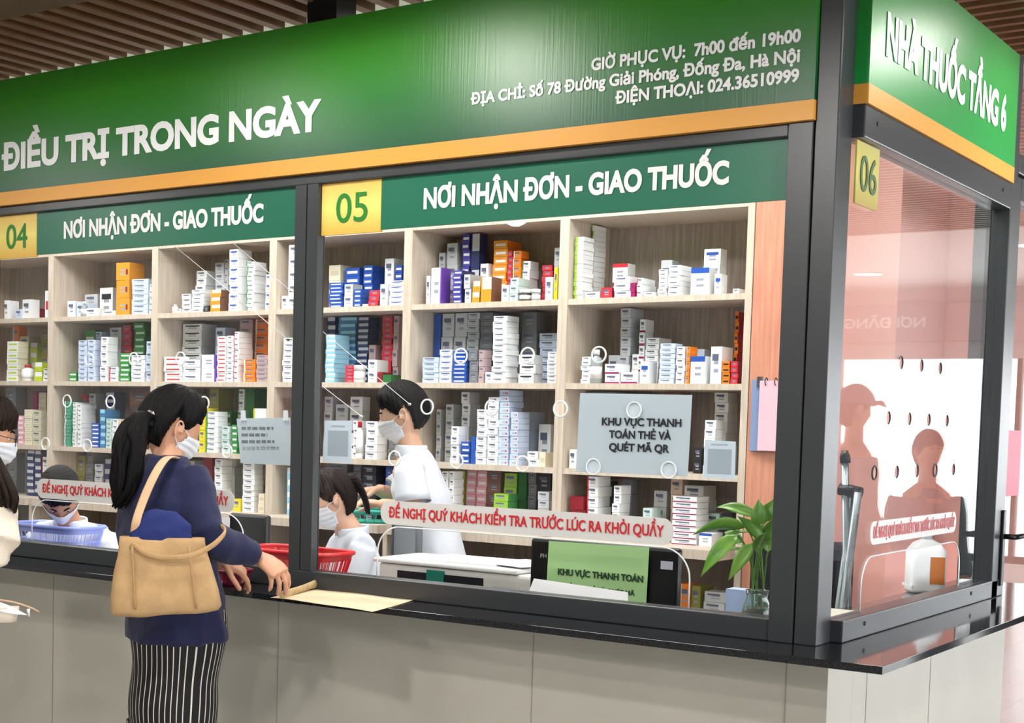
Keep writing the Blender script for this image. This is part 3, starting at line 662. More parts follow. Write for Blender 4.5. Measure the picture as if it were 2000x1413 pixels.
# keep neighbours from touching: shrink by the rotation
mesh_cache = {}
def place_box(b):
    key = (b['st'], round(b['w'], 3), round(b['d'], 2), round(b['h'], 3))
    s = ST[b['st']]
    if key not in mesh_cache:
        bm = B(); carton_bm(bm, b['w'], b['d'], b['h'], s[3]); me = bpy.data.meshes.new('medicine_box'); bm.to_mesh(me); bm.free()
        for m_ in (cellmat(s[0]), cellmat(s[1]), cellmat(s[2]), INK, INKD): me.materials.append(m_)
        mesh_cache[key] = me
    o = bpy.data.objects.new('medicine_box', mesh_cache[key]); COL.objects.link(o); o.location = (b['x'], b['y'], b['z']); o.rotation_euler = (0, 0, b['rz'])
    tag(o, b['lab'], 'medicine box', 'medicine boxes on the %s' % ROWN[b['row']]); return o
for b in boxes[:KEEP]: place_box(b)
bm = B(); slots = []
for b in boxes[KEEP:]:
    s = ST[b['st']]; idx = []
    for c in (s[0], s[1], s[2], '_i', '_j'):
        if c not in slots: slots.append(c)
        idx.append(slots.index(c))
    carton_bm(bm, b['w'], b['d'], b['h'], s[3], Matrix.Translation((b['x'], b['y'], b['z']))@Matrix.Rotation(b['rz'], 4, 'Z'), idx)
obj('medicine_boxes', bm, [INK if c == '_i' else INKD if c == '_j' else cellmat(c) for c in slots], label='the smaller medicine boxes filling the gaps and back rows of the shelves', cat='medicine boxes', kind='stuff')
print('boxes', NBOX)
# bottles and jars
def bottle(px0, px1, ytop, row, capc, body, label, yf=1.83, shape='bottle', zb=None):
    z0 = ZROW[row] if zb is None else zb
    a = aty(px0, ytop, yf+.03); b = aty(px1, ytop, yf+.03); r = (b.x-a.x)/2; h = (a.z+b.z)/2-z0; c = ((a.x+b.x)/2, yf+r, z0+.0005)
    rt = empty('medicine_'+shape, c, label=label, cat=shape, group='medicine bottles and jars')
    bm = B()
    if shape == 'bottle': lathe(bm, [(r*.9, 0), (r, h*.04), (r, h*.66), (r*.85, h*.74), (r*.45, h*.80), (r*.42, h*.84)], 20)
    else: lathe(bm, [(r*.92, 0), (r, h*.06), (r, h*.62), (r*.9, h*.68)], 20)
    obj('body', bm, body, rt)
    bm = B(); lathe(bm, [(r*1.003, h*.15), (r*1.003, h*.5)], 20); obj('paper_label', bm, mat('bottle_label', (226, 226, 228), .5), rt)
    bm = B()
    if shape == 'bottle': lathe(bm, [(r*.52, h*.845), (r*.52, h*.98), (r*.48, h)], 20)
    else: lathe(bm, [(r*1.02, h*.685), (r*1.02, h*.97), (r*.97, h)], 20)
    obj('cap', bm, capc, rt)
wb = mat('bottle_white', (236, 236, 236), .35); rc = mat('cap_red', (190, 30, 40), .4); dg = mat('bottle_grey', (150, 156, 160), .25); bkc = mat('cap_black', (40, 38, 38), .4); brn = mat('bottle_brown', (90, 52, 28), .2)
bottle(44, 61, 713, 3, rc, wb, 'white bottle with red cap, leftmost bay, second shelf')
bottle(1156, 1177, 684, 3, wb, dg, 'grey bottle with white cap beside white boxes, rightmost bay, second shelf')
bottle(1017, 1038, 566, 4, wb, bkc, 'small dark jar with white lid, fifth bay top shelf, left of two', shape='jar')
bottle(1042, 1057, 566, 4, wb, dg, 'small grey jar with white lid, fifth bay top shelf, right of two', shape='jar')
bottle(694, 712, 714, 3, wb, wb, 'round white jar in front of red boxes, fourth bay, second shelf', shape='jar')
bottle(700, 712, 824, 2, rc, wb, 'slim white bottle with red cap by the standing person, third shelf')
bottle(741, 757, 800, 2, wb, wb, 'white bottle behind the head of the standing pharmacist', yf=1.9)
bottle(1129, 1145, 985, 1, bkc, brn, 'brown bottle with black cap on the base unit, rightmost bay')
bottle(163, 172, 590, 4, wb, dg, 'small grey bottle, second bay top shelf', yf=1.82)
bottle(341, 350, 596, 4, wb, wb, 'tiny white bottle by the third bay side, top shelf', yf=1.82)
bottle(1425, 1441, 690+18, 3, wb, wb, 'tiny white tub beside the orange boxes', yf=1.81, shape='jar') if False else None
# ------------------------------------------------------------------ paper notices on the glass
def sheet(name, pts, m, label, cat, thick=.0008, parent=None):
    """flat sheet from four corners, given clockwise"""
    P = [Vector(p) for p in pts]; n = (P[1]-P[0]).cross(P[3]-P[0]).normalized()*thick; bm = B()
    a = [bm.verts.new(p) for p in P]; b = [bm.verts.new(p+n) for p in P]
    bm.faces.new(a); bm.faces.new(list(reversed(b)))
    for i in range(4): j = (i+1) % 4; bm.faces.new((a[i], a[j], b[j], b[i]))
    bmesh.ops.recalc_face_normals(bm, faces=bm.faces)
    return obj(name, bm, m, parent, label=label, cat=cat)
PAPB = mat('notice_paper', (196, 210, 220), .6); PAPW = mat('white_paper', (240, 241, 243), .55); INKB = mat('print_black', (26, 32, 40), .5); INKG = mat('faint_print', (160, 172, 180), .5)
def q_on(y, *pp): return [aty(px, py, y) for px, py in pp]
yN = .0075
pn = sheet('paper_notice', q_on(yN, (1133, 768), (1352, 772), (1343, 931), (1125, 922)), PAPB, 'large pale printed notice taped to the right-hand window', 'notice')
for s, x0, x1, yb in (('KHU VỰC THANH', 1176, 1331, 833), ('TOÁN THẺ VÀ', 1190, 1311, 858), ('QUÉT MÃ QR', 1190, 1307, 883)):
    a = aty(x0, yb-1, yN-.0006); b = aty(x1, yb+1, yN-.0006); L(s, a.x, b.x, (a.z+b.z)/2, .024, yN-.0006, pn, m=INKB, bold=.026)
nn = sheet('paper_notice', q_on(.0072, (462, 818), (567, 816), (568, 910), (470, 905)), PAPB, 'faded pale notice with faint print taped to the left-hand window', 'notice')
yG = .0072; bm = B(); rr = random.Random(3)
for k, (x0, x1) in enumerate(((472, 534), (472, 522), (472, 536), (474, 544))):
    yy = 834+k*13; x = x0
    while x < x1:
        w_ = rr.randint(5, 12); a = aty(x, yy, yG-.0008); b = aty(min(x+w_, x1), yy+6, yG-.0008); box(bm, a.x, b.x, yG-.0012, yG-.0004, b.z, a.z); x += w_+3
obj('faint_print', bm, INKG, nn, label='rows of faint grey print')
for x0, lab in ((470, 'left'), (553, 'right')):
    sheet('tape_strip', q_on(-.0034, (x0, 802), (x0+9, 802), (x0+10, 822), (x0, 822)), mat('tape', (214, 222, 226), .3), 'short white tape piece holding the %s corner of the faded notice' % lab, 'tape')
yG = -.0022
c5 = sheet('payment_card', q_on(-.0022, (634, 822), (687, 822), (685, 906), (630, 902)), mat('card_blue', (190, 206, 220), .4), 'small pale payment card on the glass beside the dark window post', 'card')
c6 = sheet('payment_card', q_on(-.0022, (1377, 860), (1437, 863), (1435, 937), (1373, 934)), mat('card_blue', (190, 206, 220), .4), 'small pale payment card on the glass right of the large notice', 'card')
for c, (x0, x1, y0, y1) in ((c5, (641, 679, 841, 892)), (c6, (1383, 1427, 877, 927))):
    a = aty(x0, y0, yG-.0008); b = aty(x1, y1, yG-.0008); obj('card_window', bx(a.x, b.x, -.0031, -.0023, b.z, a.z), mat('card_grey', (150, 164, 176), .5), c, label='plain grey panel of the card')
    a = aty(x0+6, y0-10, yG-.0008); b = aty(x1-6, y0-6, yG-.0008); obj('card_heading', bx(a.x, b.x, -.0030, -.0023, b.z, a.z), INKG, c)
# ------------------------------------------------------------------ kraft paper and rolled paper on the counter
KR = mat('kraft_paper', (236, 212, 176), .6, noise_amt=.05, nscale=12)
P4 = [atz(528, 1166, .912), atz(622, 1150, .909), atz(813, 1171, .909), atz(727, 1196, .909)]
bm = B(); N = 12; rows_ = []
for i in range(N+1):
    u = i/N; row = []
    for j in range(N+1):
        v = j/N; p = P4[0].lerp(P4[3], u).lerp(P4[1].lerp(P4[2], u), v); p.z = .9085+.003*sin(u*3.1)*(1-v)+.0012*sin(u*9+v*4); row.append(bm.verts.new(p))
    rows_.append(row)
fs_ = []
for i in range(N):
    for j in range(N): fs_.append(bm.faces.new((rows_[i][j], rows_[i+1][j], rows_[i+1][j+1], rows_[i][j+1])))
r_ = bmesh.ops.extrude_face_region(bm, geom=fs_); bmesh.ops.translate(bm, verts=[g for g in r_['geom'] if isinstance(g, bmesh.types.BMVert)], vec=(0, 0, .0007))
bmesh.ops.recalc_face_normals(bm, faces=bm.faces)
obj('kraft_paper_sheet', bm, KR, smooth=True, label='flat cream kraft paper sheet lying over the counter edge under the hand', cat='paper')
a = atz(550, 1163, .921); b = atz(622, 1141, .923)
bm = B(); seg = []
for k in range(20): t = k/19; seg.append(a.lerp(b, t)+Vector((0, 0, .004*t*t)))
tube(bm, seg, [(.0125+.0008*sin(k*.5)+.004*max(0, k-15)/4, .0085) for k in range(20)], seg=14, hint=Vector((0, 0, 1)))
obj('rolled_paper', bm, mat('kraft_roll', (196, 168, 122), .65, noise_amt=.12, nscale=30), label='loosely rolled brown paper held under the fingers by the window post', cat='paper')
# ------------------------------------------------------------------ baskets
def basket(name, c, lx, ly, h, col, label, rz=0, taper=.82, slots=26, rim=.008, tr=0, holes=False):
    """perforated plastic basket: slatted walls between a floor and a rolled rim"""
    m = mat(name+'_'+str(col[0]), col, .3, spec=.6, trans=tr)
    rt = empty(name, c, label=label, cat='basket', rz=rz)
    def ring(z, k, n=40, e=5):
        return [(copy_(cos(2*pi*i/n), 2/e)*lx/2*k, copy_(sin(2*pi*i/n), 2/e)*ly/2*k, z) for i in range(n)]
    def copy_(v, p): return math.copysign(abs(v)**p, v)
    bm = B(); tube(bm, ring(h, 1), rim, seg=8, hint=Vector((0, 0, 1)), close=True); obj('rim', bm, m, rt)
    bm = B()
    lo = [Vector(p) for p in ring(0.002, taper)]; hi = [Vector(p) for p in ring(h*.98, .99)]; n = len(lo)
    def wall(z0, z1, th=.0025):
        A = [bm.verts.new(l.lerp(u, z0)) for l, u in zip(lo, hi)]; Bv = [bm.verts.new(l.lerp(u, z1)) for l, u in zip(lo, hi)]
        A2 = [bm.verts.new(v.co*Vector((1, 1, 1))-Vector((v.co.x, v.co.y, 0)).normalized()*th) for v in A]; B2 = [bm.verts.new(v.co-Vector((v.co.x, v.co.y, 0)).normalized()*th) for v in Bv]
        for i in range(n):
            j = (i+1) % n
            for q in ((A[i], A[j], Bv[j], Bv[i]), (A2[j], A2[i], B2[i], B2[j]), (Bv[i], Bv[j], B2[j], B2[i]), (A[j], A[i], A2[i], A2[j])): bm.faces.new(q)
    wall(0, .16); wall(.78, 1.0)
    if holes:
        wall(.44, .5)
    for i in range(n):
        for fr in ((.28, .72) if not holes else (.2, .6)):
            j = (i+1) % n; p = lo[i].lerp(lo[j], fr); q = hi[i].lerp(hi[j], fr)
            tube(bm, [p.lerp(q, .12), p.lerp(q, .82)], .0022 if not holes else .0016, seg=5, cap=False)
    f = [bm.verts.new((p.x, p.y, .002)) for p in lo]; bm.faces.new(f); f2 = [bm.verts.new((p.x, p.y, .005)) for p in lo]; bm.faces.new(list(reversed(f2)))
    obj('basket_body', bm, m, rt); return rt
c = aty(600, 1100, .115); basket('red_basket', (-2.0, .115, .9065), .42, .22, .115, (216, 30, 40), 'bright red slotted plastic basket behind the post between the windows')
basket('blue_basket', (aty(112, 1045, .36).x, .36, aty(112, 1026, .36).z-.12), .44, .24, .12, (150, 165, 240), 'pale blue perforated plastic basket behind the left-hand window', slots=30, holes=True)
obj('document_tray', bx(-4.15, -3.25, .255, .50, .7605, aty(112, 1026, .36).z-.121), mat('tray_beige', (226, 220, 210), .5), label='low beige riser box holding the blue basket on the staff desk', cat='box')
basket('maroon_basket', (-2.125, -.135, .9065), .175, .14, .052, (112, 22, 44), 'small maroon plastic basket on the counter beside the standing woman', rz=.12, rim=.005, tr=.1)
# ------------------------------------------------------------------ printer
PB = mat('printer_body', (214, 214, 208), .45); PD = mat('printer_slot', (28, 32, 34), .4)
rt = empty('desk_printer', (-1.50, .38, .7605), label='off-white desktop printer with dark tray slot behind the right-hand window', cat='printer')
X0, X1 = -.325, .34
bm = B(); box(bm, X0, X1, 0, .30, 0, .215); obj('body', bm, PB, rt, bevel=.012)
bm = B(); box(bm, X0-.02, X1-.06, -.012, .29, .216, .232); obj('lid', bm, mat('printer_lid', (228, 228, 226), .4), rt, bevel=.006)
bm = B(); box(bm, X0+.09, X1-.20, -.004, -.0005, .145, .192); obj('paper_slot', bm, PD, rt)
bm = B(); box(bm, X0+.225, X0+.30, -.010, -.0045, .140, .205); obj('display', bm, mat('printer_teal', (40, 130, 112), .3), rt, label='small teal display')
bm = B(); box(bm, X0+.11, X1-.22, -.10, -.005, .05, .058); obj('output_tray', bm, PD, rt)
bm = B(); box(bm, X1-.16, X1-.05, -.003, -.0005, .03, .17); obj('side_door', bm, mat('printer_grey', (196, 198, 194), .4), rt)
for k, (cx_, rz_, w_) in enumerate(((-1.52, .05, .34), (-1.30, -.25, .22))):
    bm = B(); box(bm, -w_/2, w_/2, -.12, .12, 0, .0012+.004*(1-k)); o = obj('paper_stack' if k == 0 else 'loose_sheet', bm, PAPW, label=('white paper stack lying on the printer lid', 'loose white sheet overlapping the printer lid edge')[k], cat='paper', loc=(cx_, .55, .9935 if k == 0 else .9995)); o.rotation_euler = (0, 0, rz_)
# ------------------------------------------------------------------ monitors
MK = mat('monitor_black', (14, 15, 17), .35, spec=.5)
def monitor(x0, x1, y, ztop, zbot, label):
    rt = empty('computer_monitor', ((x0+x1)/2, y, .7605), label=label, cat='monitor'); w = (x1-x0)/2
    bm = B(); box(bm, -w, w, 0, .035, zbot-.7605, ztop-.7605); obj('casing', bm, MK, rt, bevel=.012)
    bm = B(); box(bm, -w+.015, w-.015, .0355, .037, zbot-.7605+.015, ztop-.7605-.015); obj('screen', bm, mat('screen_glass', (40, 60, 90), .15), rt)
    bm = B(); box(bm, -.04, .04, .037, .065, .012, (ztop+zbot)/2-.76); obj('stand_neck', bm, MK, rt)
    bm = B(); box(bm, -.13, .13, .0, .16, .0, .0115); obj('stand_base', bm, MK, rt, bevel=.003)
    return rt
mr = monitor(-1.125, -.577, .30, 1.117, .80, 'black computer monitor seen from behind with a green notice, right-hand window')
bm = B(); L('PHILIPS'[:2], aty(1056, 1090, .2995).x, aty(1068, 1090, .2995).x, aty(1060, 1090, .2995).z, .014, .2995, None, m=mat('logo_grey', (150, 152, 156), .4)); o = [x for x in COL.objects if x.name.startswith('lettering')][-1]
o.parent = mr; o.matrix_parent_inverse = Matrix.Translation(-mr.location); o.name = 'maker_mark'; bm.free()
a = aty(1291, 1096, .299); b = aty(1314, 1114, .299); o = obj('asset_tag', bx(a.x, b.x, .2975, .2995, b.z, a.z), mat('tag_grey', (186, 190, 200), .4), mr); o.matrix_parent_inverse = Matrix.Translation(-mr.location)
g = sheet('green_notice', q_on(.288, (1072, 1057), (1268, 1070), (1262, 1180), (1066, 1170)), mat('green_paper', (172, 214, 148), .6), 'light green printed notice fixed to the back of the monitor', 'notice')
a = aty(1090, 1126, .287); b = aty(1256, 1136, .287); L('KHU VỰC THANH TOÁN', a.x, b.x, (a.z+b.z)/2, .022, .2875, g, m=mat('green_ink', (36, 66, 40), .5), bold=.026)
a = aty(1106, 1144, .287); L('BẰNG THẺ VÀ QUÉT MÃ', a.x, aty(1240, 1150, .287).x, a.z-.012, .015, .2875, g, m=mat('green_ink', (36, 66, 40), .5), bold=.02)
sheet('white_leaflet', [Vector((-1.005, .13, 1.0)), Vector((-.665, .13, .985)), Vector((-.645, .10, .9075)), Vector((-1.025, .10, .9075))], PAPW, 'white leaflet propped on the counter in front of the green notice', 'paper')
ml = monitor(aty(445, 1030, .3).x, aty(520, 1030, .3).x, .30, aty(500, 1006, .3).z, .80, 'narrow black terminal seen from behind through the left-hand window')
sheet('leaning_slip', [aty(414, 1008, .225), aty(449, 1012, .225), Vector((aty(446, 1050, .2).x, .2, .9068)), Vector((aty(410, 1048, .2).x, .2, .9068))], PAPW, 'white slip leaning on the narrow black terminal', 'paper')
rt = empty('card_terminal', aty(208, 1060, .30), label='dark device with a teal panel beside the pale blue basket', cat='device'); rt.location.z = .7605
bm = B(); box(bm, -.09, .30, 0, .18, 0, .095); obj('body', bm, MK, rt, bevel=.006)
bm = B(); box(bm, -.085, .0, -.002, -.0003, .05, .094); obj('teal_panel', bm, mat('teal_panel', (20, 120, 124), .4), rt)
bm = B(); box(bm, -.09, .40, .0, .2, .0955, .107); obj('paper_on_top', bm, PAPW, rt)
# ------------------------------------------------------------------ plant in a glass vase
LEAF = mat('pothos_leaf', (74, 128, 40), .35, spec=.5, col2=(112, 160, 60), nscale=9); STEM = mat('plant_stem', (96, 140, 60), .5)
vc = Vector((-.245, .135, .9065))
pl = empty('potted_plant', vc, label='green leafy pothos cuttings in a small glass vase at the window corner', cat='plant')
VG = mat('vase_glass', (214, 232, 226), .03, trans=.92, ior=1.35)
bm = B(); lathe(bm, [(.034, 0), (.044, .02), (.046, .045), (.038, .08), (.030, .10), (.034, .122), (.031, .122), (.027, .10), (.035, .08), (.042, .045), (.040, .02), (.030, .006)], 28); obj('vase', bm, VG, pl)
bm = B(); lathe(bm, [(.030, .008), (.039, .022), (.041, .045), (.036, .07)], 28); obj('water_and_roots', bm, mat('root_brown', (130, 116, 70), .2, trans=.6, noise_amt=.5, nscale=40), pl)
def leaf(bm, p0, p1, w, sag, side):
    p0, p1 = Vector(p0), Vector(p1); d = p1-p0; L_ = d.length; rows_ = []
    side = Vector(side); side = (side-d.normalized()*side.dot(d.normalized())).normalized(); up = side.cross(d).normalized()
    if up.z < 0: up = -up
    for i in range(9):
        t = i/8; c = p0+d*t+up*sag*sin(pi*t); hw = w*(sin(pi*min(1, t*1.0)**.62))*(1-.15*t); row = []
        for s in (-1, -.5, 0, .5, 1): row.append(bm.verts.new(c+side*hw*s+up*(abs(s)*hw*.35)))
        rows_.append(row)
    for i in range(8):
        for j in range(4):
            f = bm.faces.new((rows_[i][j], rows_[i+1][j], rows_[i+1][j+1], rows_[i][j+1])); f.smooth = True
LV = [((1458, 1030, .10), (1352, 1046, .02), .024, .03), ((1440, 1045, .06), (1368, 1128, .0), .026, .025), ((1468, 1062, .05), (1422, 1135, .02), .022, .012), ((1478, 1010, .13), (1398, 992, .16), .020, .02),
      ((1486, 1030, .10), (1482, 975, .12), .026, .01), ((1492, 1020, .16), (1512, 975, .18), .024, .01), ((1470, 1040, .12), (1390, 1078, .06), .018, .02), ((1490, 1050, .08), (1440, 1008, .05), .020, .02),
      ((1496, 1060, .12), (1516, 1010, .08), .020, .01), ((1476, 1075, .05), (1500, 1040, .0), .016, .01), ((1450, 1065, .14), (1415, 1040, .2), .018, .015), ((1460, 1078, .06), (1402, 1100, .1), .014, .02), ((1500, 1080, .1), (1514, 1048, .14), .018, .01)]
for k, ((x0, y0, d0), (x1, y1, d1), w_, sg) in enumerate(LV):
    a = aty(x0, y0, d0); b = aty(x1, y1, d1); bm = B(); leaf(bm, a, b, w_, sg, AR + Vector((0, -.3, .4)))
    s = obj('stem', None or B(), STEM, pl) if False else None
    bm2 = B(); base = vc+Vector((.012*cos(k*2.1), .012*sin(k*2.1), .05)); neck = vc+Vector((.018*cos(k*2.1), .018*sin(k*2.1), .125))
    tube(bm2, smooth_curve([base, neck, neck.lerp(a, .55)+Vector((0, 0, .03)), a], 5), .0026, seg=6)
    st_ = obj('stem', bm2, STEM, pl); st_.matrix_parent_inverse = Matrix.Translation(-vc)
    lf = obj('leaf', bm, LEAF, pl, smooth=True); lf.matrix_parent_inverse = Matrix.Translation(-vc)
    so = lf.modifiers.new('s', 'SOLIDIFY'); so.thickness = .0008
# ------------------------------------------------------------------ blue leaflet box beside the plant
a = aty(1455, 1120, .30); obj('leaflet_stand', bx(a.x-.06, a.x+.02, .30, .36, .7605, 1.005), mat('leaflet_blue', (170, 190, 226), .5), label='pale blue leaflet box standing behind the vase', cat='box')
# ------------------------------------------------------------------ clipboards on the red oak panel
for k, (x0, x1, m_, lab, yy) in enumerate(((1469, 1497, mat('clip_blue', (130, 150, 190), .5), 'blue-grey clipboard hanging behind the pink papers', 1.785), (1484, 1521, mat('clip_pink', (236, 190, 204), .6), 'pink paper pad hanging from two black rings on the oak panel', 1.768))):
    a = aty(x0, 744 if k else 742, yy); b = aty(x1, 882, yy)
    r = obj('clipboard' if k == 0 else 'paper_pad', bx(a.x, b.x, yy, yy+.012, b.z, a.z), m_, label=lab, cat='clipboard' if k == 0 else 'paper pad', bevel=.001)
    if k:
        for fx in (.28, .72):
            bm = B(); cx_ = a.x+(b.x-a.x)*fx; tube(bm, [(cx_, yy+.006+.014*cos(t*pi/6), a.z-.004+.016*sin(t*pi/6)) for t in range(12)], .0022, seg=6, close=True); obj('ring', bm, BLKSTEEL, r)
    else:
        bm = B(); box(bm, (a.x+b.x)/2-.012, (a.x+b.x)/2+.012, yy-.01, yy, a.z-.03, a.z+.012); obj('clip', bm, CHROME, r)
# ------------------------------------------------------------------ things seen through the side window
GT = mat('tube_grey', (150, 158, 162), .3, metal=.6)
tp = aty(1662, 1000, 1.0); rt = empty('folded_stand', (tp.x, tp.y, 0), label='folded stand of grey tubes with black collars behind the side window', cat='stand')
def fpt(px, py, y=1.0): return aty(px, py, y)-rt.location
for x0, y0, x1, y1, dd in ((1650, 900, 1655, 1170, .0), (1668, 962, 1640, 1175, .03), (1676, 962, 1648, 1180, -.03)):
    a, b = fpt(x0, y0, 1.0+dd), fpt(x1, y1, 1.0+dd); d = (b-a); b2 = a+d*((a.z+0.0)/(-d.z)) if d.z else b
    bm = B(); tube(bm, [a, b2], .0135, seg=12); obj('leg', bm, GT, rt)
    bm = B(); p = b2-d.normalized()*.02; tube(bm, [p, b2], .016, seg=12); obj('rubber_foot', bm, MK, rt)
a, b = fpt(1640, 955), fpt(1682, 965); bm = B(); tube(bm, [a, b], .022, seg=10); obj('collar', bm, MK, rt)
a = fpt(1650, 880); b = fpt(1651, 905); bm = B(); tube(bm, [a, a.lerp(b, .5), b], [.010, .018, .018], seg=12); obj('end_cap', bm, MK, rt)
# black chair behind
rt = empty('office_chair', (-.62, 1.55, 0), label='black office chair behind the folded stand, side window', cat='chair', rz=.5)
bm = B(); box(bm, -.2, .2, .18, .24, .62, 1.06); obj('backrest', bm, MK, rt, bevel=.03)
bm = B(); box(bm, -.23, .23, -.24, .2, .44, .52); obj('seat', bm, MK, rt, bevel=.03)
bm = B(); box(bm, -.03, .03, .19, .25, .40, .62); obj('back_bracket', bm, MK, rt)
bm = B(); tube(bm, [(0, 0, .06), (0, 0, .44)], .025, seg=12); obj('column', bm, CHROME, rt)
for k in range(5):
    bm = B(); t = 2*pi*k/5; tube(bm, [(0, 0, .09), (.26*cos(t), .26*sin(t), .06)], [.024, .014], seg=8); lg = obj('base_leg', bm, MK, rt)
    bm = B(); tube(bm, [(.26*cos(t)-.012, .26*sin(t), .026), (.26*cos(t)+.012, .26*sin(t), .026)], .026, seg=12); obj('caster', bm, MK, lg)
# antiseptic bottle
bp = atz(1815, 1160, .906); rt = empty('antiseptic_bottle', bp+Vector((0, 0, .0008)), label='white antiseptic jug with an orange-brown label inside side window 06', cat='bottle', rz=math.atan2(AR.y, AR.x))
bm = B(); tube(bm, [(0, .05, 0), (0, .05, .012), (0, .05, .155), (0, .05, .185), (0, .05, .198)], [(.064, .045), (.067, .048), (.067, .048), (.045, .034), (.02, .018)], seg=28, hint=Vector((1, 0, 0)), power=5); obj('body', bm, mat('jug_white', (236, 238, 240), .35), rt)
bm = B(); lathe(bm, [(.018, .198), (.019, .20), (.019, .222), (.016, .226)], 20, (0, .05, 0)); obj('cap', bm, mat('jug_cap', (226, 230, 236), .4), rt)
bm = B(); box(bm, .0, .054, -.0005, .0008, .035, .135); obj('label_panel', bm, mat('jug_label', (196, 112, 40), .5), rt, label='orange-brown label')
bm = B(); box(bm, -.067, -.064, -.002, .10, .02, .03); obj('grip_ridge', bm, mat('jug_white', (236, 238, 240), .35), rt)
obj('folded_cloth', bx(-.235, -.05, .36, .72, .9065, .925), mat('cream_cloth', (226, 222, 204), .8), label='cream folded cloth on the countertop just inside side window 06', cat='cloth', bevel=.006)
# ------------------------------------------------------------------ thin pale lines across the windows, built as slender rods
WR = mat('pale_line_white', (224, 224, 226), .25, spec=.8)
for k, (p, q, lab) in enumerate((((342, 482), (563, 664), 'taut pale wire crossing the left-hand window from the sign, lower one'), ((454, 474), (568, 569), 'taut pale wire crossing the left-hand window top, nearest the post'), ((628, 646), (800, 790), 'taut pale wire crossing the right-hand window beside the post'), ((626, 752), (706, 814), 'short lower pale wire beside the post, right-hand window'))):
    a, b = aty(*p, .06), aty(*q, .06); bm = B(); tube(bm, [a, b], .0014, seg=6)
    w_ = obj('pale_line', bm, WR, label=lab, cat='wire')
    bm = B(); lathe(bm, [(.003, -.004), (.006, -.002), (.006, .002), (.003, .004)], 10, b); obj('end_bead', bm, BLKSTEEL if k == 0 else CHROME, w_)
# ------------------------------------------------------------------ people
HAIRB = mat('black_hair', (10, 9, 10), .5, spec=.16, bump=.5, bscale=260, stretch=(1, 1, .08)); HAIRBR = mat('dark_brown_hair', (34, 23, 18), .5, spec=.18, bump=.5, bscale=260, stretch=(1, 1, .08))
MASKM = mat('face_mask', (222, 225, 230), .7, bump=.15, bscale=90); SKIN = mat('skin', (204, 152, 122), .5, noise_amt=.05, nscale=20); SKIN2 = mat('skin_light', (222, 176, 150), .5, noise_amt=.04, nscale=20)
for m_ in (SKIN, SKIN2):
    b_ = m_.node_tree.nodes['Principled BSDF']; b_.inputs['Subsurface Weight'].default_value = .12; b_.inputs['Subsurface Radius'].default_value = (.012, .005, .003)
WCOAT = mat('white_coat', (214, 218, 228), .75, bump=.12, bscale=120, sheen=.1)
def hp(d, off=0, nose=1, hs=1):
    x, y, z = d; X = .073*x; Y = (.092 if y > 0 else .098)*y; Z = (.116 if z > 0 else .122)*z
    if z < 0:
        q = -z; X *= 1-.30*q**1.5; Y *= (1-.10*q) if y > 0 else (1-.42*q)
        if y > 0: Y += .010*q*y
    if y > .2:
        e = math.exp(-((abs(x)-.38)**2/.02+(z-.08)**2/.012)); Y -= .008*e
        b_ = math.exp(-((z-.24)**2/.012))*math.exp(-(x*x)/.3); Y += .003*b_
        if nose:
            zz = (z+.20); n_ = math.exp(-(x*x)/.010)*(math.exp(-(zz*zz)/.012)*.020+math.exp(-((z+.02)**2)/.02)*.008); Y += n_
            Y += .004*math.exp(-((z+.46)**2)/.004)*math.exp(-(x*x)/.06); Y -= .003*math.exp(-((z+.52)**2)/.001)*math.exp(-(x*x)/.06)
            Y += .005*math.exp(-((z+.80)**2)/.02)*math.exp(-(x*x)/.08)
    p = Vector((X, Y, Z))*hs
    return p + Vector(d).normalized()*off
def dirv(az, el): return (sin(az)*cos(el), cos(az)*cos(el), sin(el))
def head_geo(bm, M, hs=1):
    n, m = 48, 40; rings = []
    for i in range(1, m):
        el = -pi/2+pi*i/m; rings.append([bm.verts.new(M@hp(dirv(2*pi*k/n, el), 0, 1, hs)) for k in range(n)])
    bot = bm.verts.new(M@hp((0, 0, -1), 0, 1, hs)); top = bm.verts.new(M@hp((0, 0, 1), 0, 1, hs))
    for A, Bq in zip(rings, rings[1:]):
        for k in range(n): bm.faces.new((A[k], A[(k+1) % n], Bq[(k+1) % n], Bq[k]))
    for k in range(n):
        bm.faces.new((bot, rings[0][(k+1) % n], rings[0][k])); bm.faces.new((top, rings[-1][k], rings[-1][(k+1) % n]))
    for s in (-1, 1):     # ears: bowl with a rolled rim and lobe
        c = Vector((s*.076, -.006, -.004))*hs
        pts = []
        for k in range(14):
            t = -.5*pi+2*pi*k/14*.86; pts.append(M@(c+Vector((s*(.004+.006*(sin(t)*.3+.7)), -.014*cos(t)-.004*sin(t), .029*sin(t)))*hs))
        tube(bm, pts, [.0042*hs]*14, seg=8, hint=M.to_3x3()@Vector((1, 0, 0)))
        tube(bm, [M@(c+Vector((-.006*s, 0, -.022))*hs), M@(c+Vector((0, 0, 0))*hs), M@(c+Vector((-.006*s, -.002, .022))*hs)], [(.006*hs, .009*hs), (.007*hs, .013*hs), (.006*hs, .010*hs)], seg=10, hint=M.to_3x3()@Vector((1, 0, 0)))
